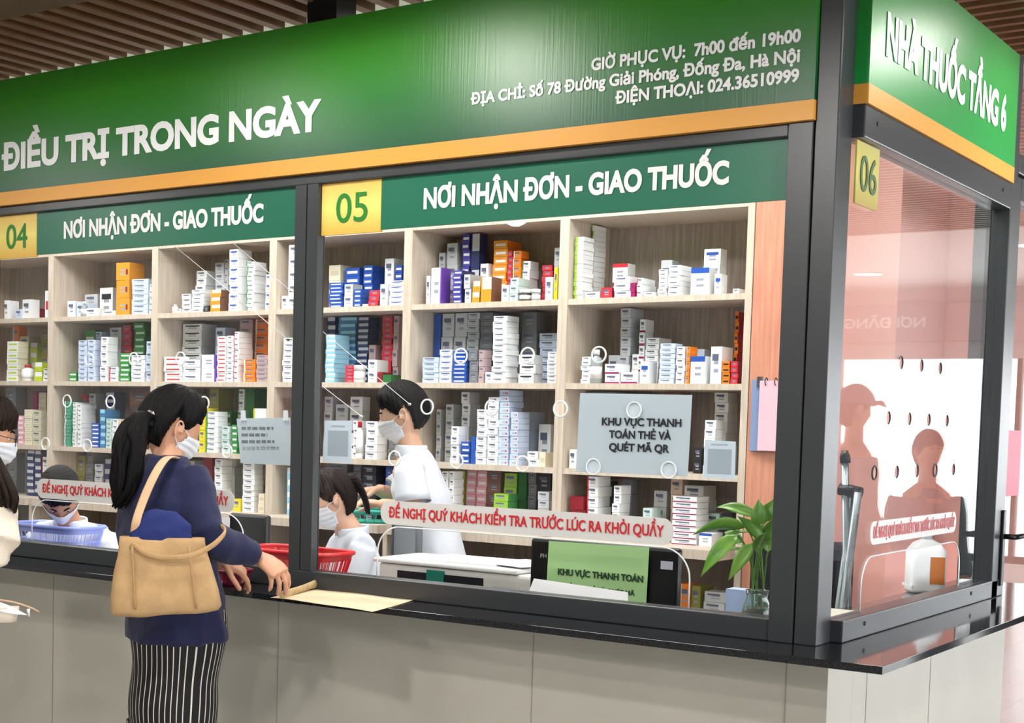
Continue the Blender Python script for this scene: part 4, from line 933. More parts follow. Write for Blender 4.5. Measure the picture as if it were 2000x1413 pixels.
def shell(M, keep, off, n=96, m=64, jitter=.0, seed=0, thick=.004, hs=1, nose=0, elr=(-1.25, 1.565)):
    """curved sheet that follows the skull where keep(direction) holds"""
    bm = B(); V = {}
    def vert(i, k):
        k %= n
        if (i, k) not in V:
            el = elr[0]+(elr[1]-elr[0])*i/m; d = dirv(2*pi*k/n, el); o = off(d) if callable(off) else off
            az = 2*pi*k/n; o += jitter*(noise.noise(Vector((cos(az)*9+seed, sin(az)*9, el*1.3)))+.8*noise.noise(Vector((cos(az)*24, sin(az)*24+seed, el*2))))*min(1, (1.56-el)*2.2)
            V[(i, k)] = bm.verts.new(M@hp(d, o, nose, hs))
        return V[(i, k)]
    for i in range(m):
        for k in range(n):
            el = elr[0]+(elr[1]-elr[0])*(i+.5)/m
            if keep(Vector(dirv(2*pi*(k+.5)/n, el))):
                f = bm.faces.new((vert(i, k), vert(i, k+1), vert(i+1, k+1), vert(i+1, k))); f.smooth = True
    bm.normal_update()
    return bm
def hair_lim(a, front, side, back):
    if a < .70: return front+.06*cos(a*4.5)
    if a < 1.25: return front-(front-side)*((a-.70)/.55)**1.3
    if a < 1.50: return side-.16*((a-1.25)/.25)
    if a < 1.80: return side-.16+.40*((a-1.50)/.30)
    if a < 2.15: return side+.24+(back-side-.24)*((a-1.80)/.35)
    return back
def hairline(front=.42, side=.0, back=-.85):
    def keep(d):
        a = abs(math.atan2(d.x, d.y)); return d.z > hair_lim(a, front, side, back)+.05*noise.noise(Vector((d.x*16, d.y*16, 1)))
    keep.lim = (front, side, back); return keep
def add_solid(o, t): s = o.modifiers.new('solid', 'SOLIDIFY'); s.thickness = t; s.offset = 0; return o
def rel(o, root):
    """geometry was made in world space: keep it there under the figure's empty"""
    o.parent = root; o.matrix_parent_inverse = Matrix.Translation(-Vector(root.location)); return o
def hair_cap(M, root, m, hs=1, keep=None, off=None, seed=0, name='hair'):
    keep = keep or hairline(); off0 = off or (lambda d: .010+.010*max(0, d[2])+.008*max(0, -d[1]))
    def off(d):
        e = (d[2]-hair_lim(abs(math.atan2(d[0], d[1])), *keep.lim))/.30; e = max(0, min(1, e)); e = e*e*(3-2*e)
        return .0035+(off0(d)-.0035)*e
    o = obj(name, shell(M, keep or hairline(), off, jitter=.0042, seed=seed, hs=hs, n=176, m=72), m); add_solid(o, .007); return rel(o, root)
def face_mask(M, root, hs=1, m=None):
    def keep(d): return d.y > .12 and -.93 < d.z < .0-.10*abs(d.x)+.02 and abs(d.x) < .93 and (d.z > -.75 or d.y > .2)
    def off(d): 
        c = math.exp(-(d[0]**2)/.10)*math.exp(-((d[2]+.30)**2)/.10); return .0055+.019*c+.0012*sin(d[2]*38)
    o = obj('face_mask', shell(M, keep, off, n=120, m=90, hs=hs, elr=(-1.3, .2)), m or MASKM); add_solid(o, .0016); rel(o, root)
    bm = B()
    for s in (-1, 1):
        for z0, z1 in ((-.06, .012), (-.60, -.030)):
            d0 = Vector((s*.90, .42, z0)).normalized(); a = hp(d0, .007, 0, hs); e = Vector((s*.083, -.012, z1))*hs
            mid = (a+e)/2+Vector((s*.006, 0, 0)); tube(bm, [M@p for p in smooth_curve([a, mid, e], 4)], .0013, seg=5)
    lo = obj('ear_loop', bm, MASKM); rel(lo, root); return o
def eyes(M, root, hs=1, open_=.5):
    for s in (-1, 1):
        bm = B(); d = Vector((s*.40, .9, .07)).normalized(); c = hp(d, -.0052, 0, hs)
        lathe(bm, [(.001, -.0098), (.006, -.0078), (.0095, -.003), (.0100, 0), (.0095, .003), (.006, .0078), (.001, .0098)], 16, (0, 0, 0)); bmesh.ops.transform(bm, matrix=M@Matrix.Translation(c), verts=bm.verts)
        e = obj('eye', bm, mat('eye_white', (225, 222, 218), .2), smooth=True); rel(e, root)
        bm = B(); lathe(bm, [(.0048, 0), (.0044, .0012), (.001, .0018)], 14); bmesh.ops.transform(bm, matrix=M@Matrix.Translation(c+Vector((0, .0088, -.0015)))@Matrix.Rotation(-pi/2, 4, 'X'), verts=bm.verts)
        i = obj('iris', bm, mat('iris_dark', (34, 22, 18), .15)); i.parent = e
        bm = B(); pts = [hp(Vector((s*u, .9, .255+.05*sin((u-.18)*6.5))).normalized(), .0012, 0, hs) for u in (.18, .28, .38, .48, .58)]
        tube(bm, [M@p for p in pts], [(.0016, .0034), (.002, .0042), (.002, .004), (.0018, .0034), (.001, .002)], seg=6); rel(obj('eyebrow', bm, HAIRB), root)
def hand(bm, W, f, n, side, curls=(18, 30, 26), spread=.10, sc=1, thumb=(.55, .62, -.35), fcurl=None):
    """W wrist, f finger direction, n back-of-hand normal, side = +1 if the thumb lies toward f x n"""
    f = Vector(f).normalized(); n = Vector(n); n = (n-f*n.dot(f)).normalized(); s = f.cross(n)*side
    W = Vector(W); P = lambda a, b, c: W+(f*a+s*b+n*c)*sc
    tube(bm, [P(-.03, 0, 0), P(0, 0, 0), P(.03, .002, .003), P(.065, 0, .004), P(.088, -.001, .001)], [(.021*sc, .017*sc), (.023*sc, .016*sc), (.034*sc, .0165*sc), (.040*sc, .0145*sc), (.038*sc, .010*sc)], seg=18, hint=s, power=2.4)
    for i, (b, L_, r, a0) in enumerate(((.030, .070, .0088, .083), (.010, .078, .0090, .089), (-.011, .073, .0086, .086), (-.031, .058, .0076, .078))):
        c = fcurl[i] if fcurl else curls; p = P(a0-.012, b, .002); d = (f+s*(b*spread*28)*.35).normalized(); pts = [p-d*.01*sc, p]; rad = [r*sc*.95, r*sc*1.05]
        ang = 0
        for frac, cu in zip((.45, .31, .24), c):
            ang += radians(cu); dd = d*cos(ang)-n*sin(ang); q = pts[-1]+dd*L_*frac*sc
            pts += [pts[-1].lerp(q, .5), q]; rad += [r*sc*.93, r*sc*(1.0 if frac > .3 else .80)]; r *= .93
        pts.append(pts[-1]+(pts[-1]-pts[-2]).normalized()*r*.45*sc); rad.append(r*.45*sc)
        tube(bm, pts, rad, seg=12, hint=s)
    t0 = P(.018, .024, -.003); d1 = (s*thumb[0]+f*thumb[1]+n*thumb[2]).normalized(); t1 = t0+d1*.036*sc; d2 = (s*thumb[0]*.3+f*thumb[1]*1.2+n*thumb[2]).normalized(); t2 = t1+d2*.032*sc; t3 = t2+d2*.024*sc
    tube(bm, [P(.005, .008, 0), t0, t1, t2, t3, t3+d2*.005*sc], [.012*sc, .0125*sc, .0105*sc, .0098*sc, .0080*sc, .004*sc], seg=12, hint=n)
def limb(bm, pts, rads, seg=18, hint=Vector((1, 0, 0))): tube(bm, pts, [r if isinstance(r, tuple) else (r, r) for r in rads], seg=seg, hint=hint)
def arm_pts(a, b, c, ra, rb, rc):
    """shoulder, elbow, wrist with tapering radii"""
    a, b, c = Vector(a), Vector(b), Vector(c)
    return [a, a.lerp(b, .3), a.lerp(b, .7), b.lerp(a, .08)+(b-(a+c)/2).normalized()*.004, b.lerp(c, .10), b.lerp(c, .35), b.lerp(c, .75), c], [ra*.95, ra*1.05, ra*.92, rb, rb*1.02, rb*1.0, rc*1.15, rc]
def headM(c, hd, pitch=0, roll=0):
    """head matrix: centre, heading vector, nod down (radians), tilt"""
    a = -math.atan2(hd[0], hd[1]); return Matrix.Translation(c)@Matrix.Rotation(a, 4, 'Z')@Matrix.Rotation(-pitch, 4, 'X')@Matrix.Rotation(roll, 4, 'Y')
class Fig:
    def __init__(s, x, y, hd, label, z=0):
        s.o = Vector((x, y, z)); h = Vector((hd[0], hd[1], 0)).normalized(); s.f = h; s.r = Vector((h.y, -h.x, 0)); s.hd = hd
        s.root = empty('person', (x, y, 0), label=label, cat='person')
    def p(s, x, y, z): return s.o+s.r*x+s.f*y+Vector((0, 0, z))
def torso(bm, F, secs, power=2.3, seg=40):
    tube(bm, [F.p(x, y, z) for x, y, z, a, b in secs], [(a, b) for *_r, a, b in secs], seg=seg, hint=F.r, power=power)

# ---------- standing woman at the counter
hip = att(346, 1235, 4.82)
F = Fig(hip.x, hip.y, (.36, .93), 'standing person in navy jacket and pinstriped trousers, black ponytail, tan bag on arm')
hc = att(337, 838, 4.80); Mh = headM(hc, (.42, .90), .42, .0)
dz = lambda px, py, t: att(px, py, t)
shR = att(368, 928, 4.70); elR = att(404, 1052, 4.60); wrR = att(503, 1088, 4.75)
shL = F.p(-.165, -.05, 1.305); elL = F.p(-.20, .05, 1.06); wrL = att(436, 1098, 4.83)
neck0 = F.p(0, -.055, 1.27)
bm = B(); head_geo(bm, Mh, .95)
limb(bm, [neck0, neck0.lerp(hc, .55), hc+Vector((0, 0, -.03))], [.062, .052, .050], hint=F.r)
torso(bm, F, [(0, 0, .72, .13, .10), (0, -.02, .92, .135, .10), (0, -.055, 1.1, .145, .10), (0, -.058, 1.24, .15, .085), (0, -.055, 1.31, .08, .06)])
for a, b, c in ((shR, elR, wrR), (shL, elL, wrL)): p_, r_ = arm_pts(a, b, c, .040, .034, .024); limb(bm, p_, r_, hint=Vector((0, 0, 1)))
for s_ in (-1, 1): limb(bm, [F.p(s_*.065, 0, .82), F.p(s_*.068, 0, .45), F.p(s_*.075, -.01, .1), F.p(s_*.08, -.01, .06)], [.066, .045, .034, .038], hint=F.r); limb(bm, [F.p(s_*.09, -.05, .04), F.p(s_*.09, .04, .045), F.p(s_*.09, .14, .025)], [(.036, .036), (.04, .035), (.036, .02)], hint=F.r)
kn = att(533, 1112, wrR.dot(_F) if False else (wrR-CAM).dot(_F)+.0)
hand(bm, wrR, Vector((.80, .22, -.50)), Vector((.40, -.25, 1)), -1, fcurl=((34, 26, 16), (38, 24, 16), (42, 26, 18), (48, 26, 18)), spread=.20, sc=1.12, thumb=(.5, .7, -.5))
hand(bm, wrL, Vector((.55, .6, -.45)), Vector((.1, -.2, 1)), 1, fcurl=((20, 20, 16), (30, 24, 16), (34, 26, 18), (38, 26, 18)), spread=.1, sc=.95)
me = remesh(bm, .0036, 4, 'body'); body = obj('body', me, SKIN); rel(body, F.root)
me_h = hair_cap(Mh, F.root, HAIRB, .95, keep=hairline(.50, .12, -.62), off=lambda d: .016+.014*max(0, d[2])+.014*max(0, -d[1]), seed=3)
face_mask(Mh, F.root, .95)
# ponytail: tapered strands from the tie
tie = att(292, 809, 4.70)
bm = B(); rr = random.Random(11)
core = [att(300, 812, 4.73), att(276, 816, 4.69), att(256, 842, 4.66), att(250, 880, 4.655), att(246, 925, 4.65), att(240, 965, 4.65), att(230, 992, 4.655)]
for k in range(46):
    a = rr.random()*2*pi; q = math.sqrt(rr.random()); pts = []
    for i, c in enumerate(core):
        w_ = (.012, .020, .040, .046, .042, .032, .018)[i]*q; ph = a+.35*sin(i*.9+k)
        pts.append(c+AR*(w_*cos(ph))+_F*(w_*.7*sin(ph))+Vector((0, 0, (rr.random()-.5)*.012)))
    if k % 6 == 0: pts = pts[:-1]
    sm_ = smooth_curve(pts, 4); n_ = len(sm_)
    sm_ = [p+AR*.006*sin(j*.8+k)*(j/n_) for j, p in enumerate(sm_)]
    r0 = .011+.006*rr.random(); tube(bm, sm_, [(r0*(.5+.6*sin(pi*min(1, (j+2)/n_)))*(1 if j < n_*.8 else max(.12, (n_-j)/(n_*.2)))) for j in range(n_)], seg=7)
rel(obj('ponytail', bm, HAIRB), F.root)
bm = B(); tube(bm, [att(289, 803, 4.665), att(297, 806, 4.66), att(303, 811, 4.67)], [.004, .006, .004], seg=8); rel(obj('hair_clip', bm, CHROME, label='small silver hair clip'), F.root)
# loose side hair near the ear
bm = B()
for k in range(9):
    a = Mh@hp(Vector((.75, -.2-.1*k/3, .45)).normalized(), .012, 0, .95); b = Mh@hp(Vector((.9, -.55-.03*k, -.15)).normalized(), .014, 0, .95); c = core[1]+Vector((0, 0, .01*(k-4)*.4))
    tube(bm, smooth_curve([a, a.lerp(b, .5)+F.r*.008, b, c], 4), .006, seg=6)
rel(obj('swept_hair', bm, HAIRB), F.root)
# jacket
NAVY = mat('navy_jacket', (17, 23, 62), .85, bump=.35, bscale=240, sheen=.08)
bm = B()
torso(bm, F, [(0, .0, .775, .176, .150), (0, .0, .785, .182, .156), (0, -.01, .90, .178, .146), (0, -.035, 1.02, .176, .138), (0, -.058, 1.14, .176, .132), (0, -.062, 1.23, .172, .118), (0, -.06, 1.29, .150, .098), (0, -.052, 1.325, .105, .078), (0, -.042, 1.352, .070, .064)])
p_, r_ = arm_pts(shR, elR, elR.lerp(wrR, .90), .064, .056, .040); limb(bm, p_, [r*1.0 for r in r_], hint=Vector((0, 0, 1)), seg=24)
p_, r_ = arm_pts(shL, elL, elL.lerp(wrL, .85), .060, .054, .036); limb(bm, p_, r_, hint=Vector((0, 0, 1)), seg=24)
limb(bm, [F.p(.05, -.06, 1.30), shR], [.075, .058], hint=Vector((0, 0, 1))); limb(bm, [F.p(-.05, -.06, 1.30), shL], [.07, .055], hint=Vector((0, 0, 1)))
me = wrinkle(remesh(bm, .0075, 5, 'jacket'), .0095, 10, (1, 1, .75), 4); rel(obj('jacket', me, NAVY), F.root)
# trousers with fine white stripes that follow the legs
def stripe_mat():
    m = mat('pinstripe_trousers', (16, 15, 18), .8); nt = m.node_tree; b = nt.nodes['Principled BSDF']
    uv = nt.nodes.new('ShaderNodeUVMap'); sp = nt.nodes.new('ShaderNodeSeparateXYZ'); nt.links.new(uv.outputs[0], sp.inputs[0])
    mu = nt.nodes.new('ShaderNodeMath'); mu.operation = 'MULTIPLY'; mu.inputs[1].default_value = 40; nt.links.new(sp.outputs[0], mu.inputs[0])
    fr = nt.nodes.new('ShaderNodeMath'); fr.operation = 'FRACT'; nt.links.new(mu.outputs[0], fr.inputs[0])
    lt = nt.nodes.new('ShaderNodeMath'); lt.operation = 'LESS_THAN'; lt.inputs[1].default_value = .16; nt.links.new(fr.outputs[0], lt.inputs[0])
    mx = nt.nodes.new('ShaderNodeMix'); mx.data_type = 'RGBA'; mx.inputs['A'].default_value = lin((18, 17, 20)); mx.inputs['B'].default_value = lin((214, 208, 200))
    nt.links.new(lt.outputs[0], mx.inputs['Factor']); nt.links.new(mx.outputs['Result'], b.inputs['Base Color']); return m
bm = B(); N = 34; pts = []; rad = []
for i in range(N):
    t = i/(N-1); z = .87-.42*t; w = .158-.018*t+.003*sin(t*11); pts.append(F.p(.006*sin(t*7), .0-.008*t, z)); rad.append((w, w*.92+.003*sin(t*9)))
tube(bm, pts, rad, seg=120, hint=F.r, uv=True, cap=False, power=2.5)
for f in bm.faces:
    for l in f.loops: l[bm.loops.layers.uv.active].uv.x *= 1.05
for s_ in (-1, 1):
    pts = []; rad = []
    for i in range(16): t = i/15; pts.append(F.p(s_*(.072+.01*t), -.01, .50-.44*t)); rad.append((.074+.01*t, .125-.01*t))
    tube(bm, pts, rad, seg=64, hint=F.r, uv=True, cap=False)
bm.normal_update(); uvl = bm.loops.layers.uv.verify()
for v in bm.verts:
    q = v.co*Vector((9, 9, 2.2)); v.co += v.normal*(.010*noise.noise(q)+.004*sin(v.co.z*7+v.co.x*34))
o = obj('trousers', bm, stripe_mat(), smooth=True); add_solid(o, .002); rel(o, F.root)
bm = B()
for s_ in (-1, 1):
    tube(bm, [F.p(s_*.09, -.085, .03), F.p(s_*.09, -.04, .042), F.p(s_*.09, .06, .042), F.p(s_*.09, .155, .028), F.p(s_*.09, .17, .02)], [(.03, .026), (.042, .04), (.048, .04), (.042, .026), (.02, .014)], seg=16, hint=F.r)
rel(obj('shoes', bm, MK), F.root)
# ---------- tan bag on her arm
TAN = mat('tan_suede', (192, 156, 110), .85, bump=.3, bscale=300, noise_amt=.10, nscale=14)
bag_c = att(320, 1120, 4.52); u_ = Vector((AR.x, AR.y, 0)).normalized(); v_ = Vector((_F.x, _F.y, 0)).normalized()
bag = empty('shoulder_bag', (bag_c.x, bag_c.y, 0), label='tan suede tote bag hanging from the arm of the standing person', cat='bag'); T = 4.52
def bp_(px, py, d=0): return att(px, py, T+d)
bm = B(); secs = []
PR = [(1199, 232, 414, .030), (1196, 221, 424, .046), (1188, 218, 428, .054), (1160, 221, 424, .054), (1120, 226, 415, .048), (1085, 231, 405, .040), (1062, 234, 399, .030), (1050, 236, 397, .024)]
nseg = 48; prev = None
for py, xl, xr, dp in PR:
    c = bp_(321, py); hwid = (xr-xl)/2*T/FPX; ring = []; sh = ((xl+xr)/2-321)*T/FPX
    for k in range(nseg):
        c_, s_ = cos(2*pi*k/nseg), sin(2*pi*k/nseg); c_ = math.copysign(abs(c_)**.45, c_); s_ = math.copysign(abs(s_)**.45, s_)
        ring.append(bm.verts.new(c+u_*(c_*hwid+sh)+v_*(s_*dp)+Vector((0, 0, .012*c_*(1 if py > 1150 else 0)))))
    if prev:
        for k in range(nseg): bm.faces.new((prev[k], prev[(k+1) % nseg], ring[(k+1) % nseg], ring[k]))
    prev = ring
bm.verts.ensure_lookup_table(); bm.faces.new([bm.verts[i] for i in reversed(range(48))])
bmesh.ops.subdivide_edges(bm, edges=[e for e in bm.edges], cuts=1, use_grid_fill=True) if False else None
bm.normal_update()
for v in bm.verts: v.co += v.normal*.006*noise.noise(v.co*14)
o = obj('bag_body', bm, TAN, smooth=True); add_solid(o, .004); rel(o, bag)
for px0, px1 in ((258, 264), (368, 384)):
    bm = B()
    pts = [bp_(px0+ (px1-px0)*t, 1068+122*t, -.060-.004*sin(t*3)) for t in [i/8 for i in range(9)]]; tube(bm, pts, [(.0035, .0022)]*9, seg=8, hint=u_)
    rel(obj('seam_strip', bm, mat('tan_seam', (168, 134, 92), .8), label='darker stitched vertical seams'), bag)
pts = smooth_curve([bp_(255, 1072, -.045), bp_(262, 1066, -.055), bp_(285, 1082, -.062), bp_(325, 1090, -.066), bp_(372, 1086, -.062), bp_(412, 1068, -.05), bp_(436, 1046, -.02), bp_(439, 1034, .03), bp_(428, 1030, .08), bp_(410, 1048, .10), bp_(396, 1060, .06)], 6)
bm = B(); tube(bm, pts, [(.0085, .0035)]*len(pts), seg=10, hint=Vector((0, 0, 1))); rel(obj('front_handle', bm, TAN), bag)
pts = smooth_curve([bp_(262, 1052, .0), bp_(266, 1020, -.02), bp_(277, 985, -.0), bp_(296, 940, .02), bp_(316, 905, .055), bp_(331, 893, .10), bp_(346, 896, .16)], 6)
bm = B(); tube(bm, pts, [(.0135, .0035)]*len(pts), seg=10, hint=u_); rel(obj('shoulder_strap', bm, mat('strap_tan', (204, 168, 132), .7)), bag)
# navy cloth tucked in the bag mouth
bm = B(); tube(bm, [bp_(318, 1075, .0), bp_(312, 1045, .0), bp_(300, 1015, .005), bp_(298, 1003, .01), bp_(298, 998, .012)], [(.095, .022), (.100, .030), (.074, .030), (.045, .022), (.02, .012)], seg=28, hint=u_)
me = wrinkle(remesh(bm, .006, 3, 'c'), .005, 14, (1, 1, 1), 9); c_ = obj('folded_navy_cloth', me, mat('navy_cloth', (26, 40, 100), .85, bump=.3, bscale=200), label='folded navy cloth bulging out of the tan bag mouth', cat='cloth')

# ---------- masked staff member seated behind the left-hand window, bent forward
def seated(hpx, hpy, t, hd, pitch, roll, label, sk, hm, hs=.98, lean=.12, bhd=None, coat=WCOAT, bun=None, arms=None, hk=None):
    hc = att(hpx, hpy, t); bhd = bhd or hd; h = Vector((bhd[0], bhd[1], 0)).normalized(); base = hc-h*(lean+.10)
    Fg = Fig(base.x, base.y, bhd, label); zt = hc.z
    kn_ = .42 if lean < .2 else .30
    Mx = headM(hc, hd, pitch, roll); bm = B(); head_geo(bm, Mx, hs)
    sh = zt-.185; nb = Fg.p(0, lean, sh+.03)
    limb(bm, [nb, nb.lerp(hc, .6), hc-Mx.to_3x3()@Vector((0, .01, .03))], [.058, .05, .052], hint=Fg.r)
    torso(bm, Fg, [(0, 0, .50, .15, .11), (0, .03, .62, .14, .10), (0, lean*.6, sh-.2, .15, .10), (0, lean, sh-.03, .15, .08), (0, lean, sh+.03, .07, .06)])
    sr = [Fg.p(s_*.165, lean, sh) for s_ in (-1, 1)]; el = [Fg.p(s_*.21, lean+(.10 if lean < .2 else -.10), sh-.25) for s_ in (-1, 1)]; wr = [Fg.p(s_*.12, lean+(.30 if lean < .2 else .06), max(sh-.29, .82)) for s_ in (-1, 1)]
    for k in (0, 1):
        p_, r_ = arm_pts(sr[k], el[k], wr[k], .038, .032, .023); limb(bm, p_, r_, hint=Vector((0, 0, 1)))
        hand(bm, wr[k], (Fg.f*1+Fg.r*(.3 if k == 0 else -.3)+Vector((0, 0, -.1))), (0, 0, 1), -1 if k == 1 else 1, sc=.95)
    for s_ in (-1, 1): limb(bm, [Fg.p(s_*.09, 0, .55), Fg.p(s_*.10, kn_, .50), Fg.p(s_*.10, kn_-.02, .10)], [.08, .055, .036], hint=Fg.r); limb(bm, [Fg.p(s_*.1, kn_-.06, .04), Fg.p(s_*.1, kn_+.12, .03)], [(.036, .036), (.036, .022)], hint=Fg.r)
    rel(obj('body', remesh(bm, .0048, 3, 'body'), sk), Fg.root)
    hair_cap(Mx, Fg.root, hm, hs, keep=hk or hairline(.48, .12, -.70), seed=hpx); face_mask(Mx, Fg.root, hs); eyes(Mx, Fg.root, hs)
    bm = B()
    torso(bm, Fg, [(0, 0, .46, .185, .14), (0, .01, .60, .185, .135), (0, lean*.5, sh-.22, .178, .125), (0, lean, sh-.06, .172, .105), (0, lean, sh+.005, .13, .085), (0, lean+.005, sh+.045, .075, .066)])
    for k in (0, 1):
        p_, r_ = arm_pts(sr[k], el[k], el[k].lerp(wr[k], .86), .060, .050, .038); limb(bm, p_, r_, hint=Vector((0, 0, 1))); limb(bm, [Fg.p((-.05, .05)[k], lean, sh), sr[k]], [.068, .056], hint=Vector((0, 0, 1)))
    rel(obj('white_coat', wrinkle(remesh(bm, .009, 4, 'coat'), .006, 9, (1, 1, .6), hpx*.1), coat), Fg.root)
    bm = B(); tube(bm, [Fg.p(.075*sin(a_), lean+.006+.068*cos(a_)*1.0, sh+.045+.02*(1-cos(a_))*.5) for a_ in [pi*.12+2*pi*.88*i/20 for i in range(21)]], [(.022, .004)]*21, seg=8, hint=Vector((0, 0, 1))); rel(obj('collar', bm, coat), Fg.root)
    bm = B(); torso(bm, Fg, [(0, .02, .52, .17, .13), (0, .0, .45, .17, .14)])
    for s_ in (-1, 1): limb(bm, [Fg.p(s_*.09, 0, .53), Fg.p(s_*.10, kn_, .50), Fg.p(s_*.10, kn_+.01, .44), Fg.p(s_*.10, kn_-.01, .09)], [.10, .08, .075, .062], hint=Fg.r)
    rel(obj('trousers', remesh(bm, .012, 3, 'tr'), mat('dark_trousers', (40, 42, 50), .8)), Fg.root)
    if lean > .2:
        bm = B(); box(bm, -.2, .2, -.2, .2, .40, .44); bmesh.ops.transform(bm, matrix=Matrix.Rotation(-math.atan2(hd[0], hd[1]), 4, 'Z'), verts=bm.verts); st = obj('stool', bm, MK, label='low black stool under the %s' % 'bowed person behind the blue basket', cat='stool', loc=(base.x, base.y, 0), bevel=.01)
        bm = B(); tube(bm, [(0, 0, .03), (0, 0, .40)], .03, seg=12); obj('column', bm, CHROME, st); bm = B(); lathe(bm, [(.2, 0), (.2, .012), (.05, .03)], 24); obj('foot_disc', bm, MK, st)
    return Fg, Mx, hc
seated(118, 968, 6.5, (.80, -.60), 1.02, .15, 'seated masked person in white coat, bowed behind the blue basket', SKIN, HAIRB, 1.08, lean=.34, bhd=(.35, -.94))
Fg, Mx, hc = seated(646, 978, 6.12, (-.62, -.78), .38, .0, 'seated masked person in white coat, hair tied back, behind red basket', SKIN2, HAIRBR, .98, lean=.05)
bm = B()
for k in range(14):
    a = 2*pi*k/14; p0 = Mx@Vector((.02*cos(a), -.105, .045+.02*sin(a))); pts = [p0, Mx@Vector((.035*cos(a), -.128, .03+.03*sin(a))), Mx@Vector((.030*cos(a), -.138, -.04+.02*sin(a))), Mx@Vector((.018*cos(a), -.130, -.11))]
    tube(bm, smooth_curve(pts, 4), [.013-.0006*j for j in range(13)], seg=7)
rel(obj('hair_tail', bm, HAIRBR), Fg.root)
bm = B(); tube(bm, [Fg.p(0, .09, hc.z-.20), Fg.p(0, .10, hc.z-.27), Fg.p(0, .095, hc.z-.36)], [(.05, .03), (.05, .03), (.04, .02)], seg=16, hint=Fg.r); rel(obj('undershirt', bm, mat('olive_shirt', (92, 74, 40), .8)), Fg.root)

# office chair with grey mesh back behind the seated person
cp = Fg.o-Fg.f*.17+Fg.r*0; rt = empty('mesh_chair', (cp.x, cp.y, 0), label='grey mesh office chair under the seated person behind the red basket', cat='chair', rz=math.atan2(Fg.f.x, -Fg.f.y))
GM = mat('mesh_grey', (128, 134, 140), .6, bump=.3, bscale=400); GF = mat('chair_frame_grey', (96, 102, 108), .4)
z1 = att(785, 1006, (cp-CAM).dot(_F)).z; bm = B(); box(bm, -.17, .17, 0, .02, z1-.42, z1-.01); obj('mesh_panel', bm, GM, rt, bevel=.008)
bm = B(); tube(bm, [(-.19, .01, z1-.45), (-.19, .01, z1-.05), (-.15, .01, z1), (.15, .01, z1), (.19, .01, z1-.05), (.19, .01, z1-.45)], .014, seg=10); obj('back_frame', bm, GF, rt)
bm = B(); box(bm, -.23, .23, -.44, .02, .38, .44); obj('seat', bm, GF, rt, bevel=.025)
bm = B(); tube(bm, [(0, -.2, .05), (0, -.2, .375)], .025, seg=12); obj('column', bm, CHROME, rt)
for k in range(5):
    bm = B(); t = 2*pi*k/5; tube(bm, [(0, -.2, .07), (.27*cos(t), -.2+.27*sin(t), .035)], [.022, .014], seg=8); obj('base_leg', bm, GF, rt)

# ---------- standing pharmacist at the shelves
hc = att(786, 812, 6.50); hd = (-.78, -.50); bs = att(862, 1080, 6.57)
F = Fig(bs.x, bs.y, (-.84, -.40), 'standing masked pharmacist in white short-sleeved coat reaching left before the shelves')
Mh = headM(hc, hd, .30, .0)
off0 = (hc-F.p(0, 0, 0)); fy = off0.dot(F.f); fx = off0.dot(F.r); zt = hc.z
c1 = F.p(fx*.85, fy*.72, zt-.19)
cl = lambda k: (fx*k, fy*k)
bm = B(); head_geo(bm, Mh, 1.05); limb(bm, [c1, c1.lerp(hc, .6), hc+Vector((0, 0, -.03))], [.06, .052, .052], hint=F.r)
torso(bm, F, [(0, 0, .80, .14, .10), (*cl(.25), 1.0, .14, .10), (*cl(.55), 1.2, .15, .10), (*cl(.72), zt-.225, .15, .09), (*cl(.76), zt-.165, .07, .06)])
sR = F.p(fx*.7+.02, fy*.66+.0, zt-.225)+F.r*.170; sL = sR-F.r*.36
# the camera sees the figure's left side: F.r points away from it
near, far = (sR, sL) if (sR-CAM).dot(_F) < (sL-CAM).dot(_F) else (sL, sR)
tn = (near-CAM).dot(_F); tf_ = (far-CAM).dot(_F)
elN = att(809, 996, tn-.03); wrN = att(744, 986, tn+.08); elF = att(768, 968, tf_-.02); wrF = att(738, 957, tf_-.10)
for a, b, c in ((near, elN, wrN), (far, elF, wrF)): p_, r_ = arm_pts(a, b, c, .042, .036, .026); limb(bm, p_, r_, hint=Vector((0, 0, 1)))
hand(bm, wrN, -AR+Vector((0, 0, .10)), (0, 0, 1), 1, sc=1.0); hand(bm, wrF, -AR+Vector((0, 0, -.15)), (0, 0, 1), -1, sc=1.0)
for s_ in (-1, 1): limb(bm, [F.p(s_*.09, 0, .86), F.p(s_*.09, 0, .45), F.p(s_*.09, -.01, .08)], [.085, .055, .038], hint=F.r); limb(bm, [F.p(s_*.09, -.05, .04), F.p(s_*.09, .15, .03)], [(.038, .038), (.036, .022)], hint=F.r)
rel(obj('body', remesh(bm, .0048, 3, 'body'), SKIN2), F.root)
hair_cap(Mh, F.root, HAIRB, 1.05, keep=hairline(.46, .14, -.55), off=lambda d: .012+.020*max(0, d[2])+.010*max(0, -d[1]), seed=8); face_mask(Mh, F.root, 1.05); eyes(Mh, F.root, 1.05)
bm = B()
torso(bm, F, [(*cl(-.05), .62, .195, .150), (*cl(.0), .80, .180, .136), (*cl(.25), 1.0, .160, .124), (*cl(.48), 1.16, .155, .122), (*cl(.62), zt-.30, .155, .116), (*cl(.66), zt-.225, .130, .092), (*cl(.76), zt-.165, .078, .070)])
for a, b in ((near, elN), (far, elF)): limb(bm, [F.p(*cl(.70), zt-.235), a], [.07, .06], hint=Vector((0, 0, 1)))
rel(obj('white_coat', wrinkle(remesh(bm, .009, 4, 'coat'), .006, 9, (1, 1, .6), 2), WCOAT), F.root)
